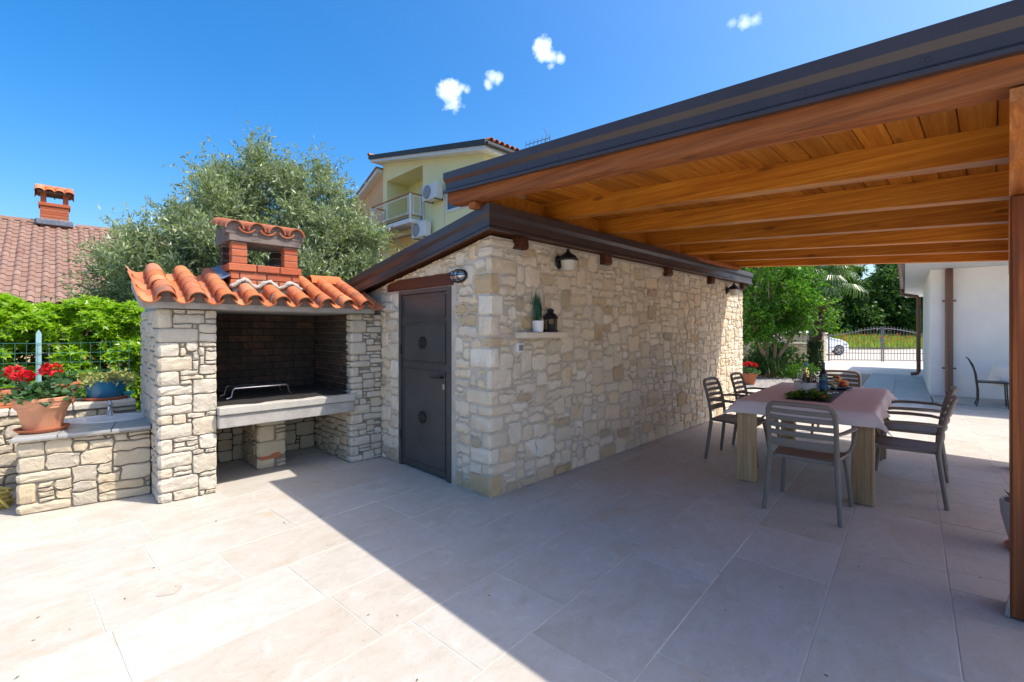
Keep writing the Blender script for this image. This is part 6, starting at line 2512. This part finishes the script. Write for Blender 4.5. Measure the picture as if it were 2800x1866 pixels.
m.tube([(6.6, 12.9, 5.0), (FX - .02, 12.9, 4.4)], .02, 6)
m.tube([(6.6, 15.2, 5.0), (FX - .02, 15.2, 4.4)], .02, 6)
m.build('awning_bracket', 'fence_green', YH)
wl = MB().lathe([(.05, 0), (.08, .05), (.06, .14), (.02, .18)], (BXk - .10, 12.55, 7.55), 10).build('porch_lamp', 'lamp_black', YH)


def air_con(label, y0, z0, x1=FX):
    t_ = thing('air_conditioner', label, 'air conditioner', (x1 - .25, y0, z0), 0, 'air conditioners on the yellow house')
    W, H, Dp = .86, .58, .32
    xf_ = x1 - .10 - Dp
    MB().box(xf_, xf_ + Dp, y0 - W, y0, z0, z0 + H, .012).build('case', 'ac_white', t_)
    m = MB()
    Mx = Matrix.Translation((xf_ - .001, y0 - .30, z0 + H / 2)) @ Matrix.Rotation(rad(-90), 4, 'Y')
    m.lathe([(.245, -.002), (.25, .008), (.235, .012), (.001, .012)], n=26)
    m.v = [tuple(Mx @ Vector(p)) for p in m.v]
    m.build('fan_guard', 'ac_grille', t_, smooth=True)
    m = MB()
    for k in range(9):
        m.bar((xf_ - .016, y0 - .53, z0 + .10 + k * .047), (xf_ - .016, y0 - .07, z0 + .10 + k * .047), .004, .012)
    m.build('louvre', 'ac_white', t_)
    m = MB()
    for y in (y0 - W + .12, y0 - .12):
        m.bar((xf_ + .02, y, z0 - .02), (x1 - .003, y, z0 - .02), .035, .03)
        m.bar((x1 - .02, y, z0 - .02), (x1 - .02, y, z0 + .35), .035, .03)
    m.build('bracket', 'ac_grille', t_)
    m = MB().tube([(x1 - .12, y0 - W - .02, z0 + .12), (x1 - .08, y0 - W - .06, z0 - .08), (x1 - .04, y0 - W + .02, z0 - .5), (x1 - .04, y0 - W + .02, z0 - 1.2)], .018, 6)
    m.build('pipe', 'ac_white', t_, smooth=True)
    return t_


air_con('white air conditioning unit on the yellow wall right of the balcony', 11.72, 6.30)
air_con('white air conditioning unit hung lower, under the corner of the balcony', 12.46, 5.0)

OH = thing('orange_house', 'orange rendered house gable left of the yellow house', 'house', (10, 17, 0))


def oz(y):
    return 8.35 - .42 * (y - 15.4)


m = MB().prism([(15.402, -.1), (22.5, -.1), (22.5, oz(22.5)), (15.402, oz(15.402))], 0, FX + .02, 15.9)
m.build('wall', 'render_orange', OH)
orf = MB().prism([(15.402, oz(15.402) + .002), (23.2, oz(23.2) + .002), (23.2, oz(23.2) + .16), (15.402, oz(15.402) + .16)], 0, FX - .30, 16.1).build('verge', 'trim_white', OH)
MB().prism([(15.404, oz(15.404) + .162), (23.25, oz(23.25) + .162), (23.25, oz(23.25) + .25), (15.404, oz(15.404) + .25)], 0, FX - .34, 16.1).build('roof', 'brown_tile', OH)

TA = thing('television_antenna', 'thin television antenna poking above the pergola roof edge', 'antenna', (12.5, 9.8, 7.4))
ab = Vector(cp(1.25, 17.0, 8.30))
m = MB()
e1 = ab + RIGHT * -.72 + FWD * .3 + Vector((0, 0, .17))
e2 = ab + RIGHT * .15 + FWD * -.1 + Vector((0, 0, .28))
m.tube([(ab.x, ab.y, 6.8), tuple(ab + Vector((0, 0, .26)))], .022, 6)
m.build('mast', 'gate_grey', TA)
m = MB()
m.tube([e1, e2], .014, 5)
for k in range(7):
    p = e1.lerp(e2, k / 6)
    m.tube([p - FWD * .3, p + FWD * .3], .009, 4)
m.tube([e2 + RIGHT * -.22 + Vector((0, 0, .35)), e2 + Vector((0, 0, -.02)), e2 + RIGHT * .06 + Vector((0, 0, -.1))], .012, 5)
m.build('aerial', 'gate_grey', TA)
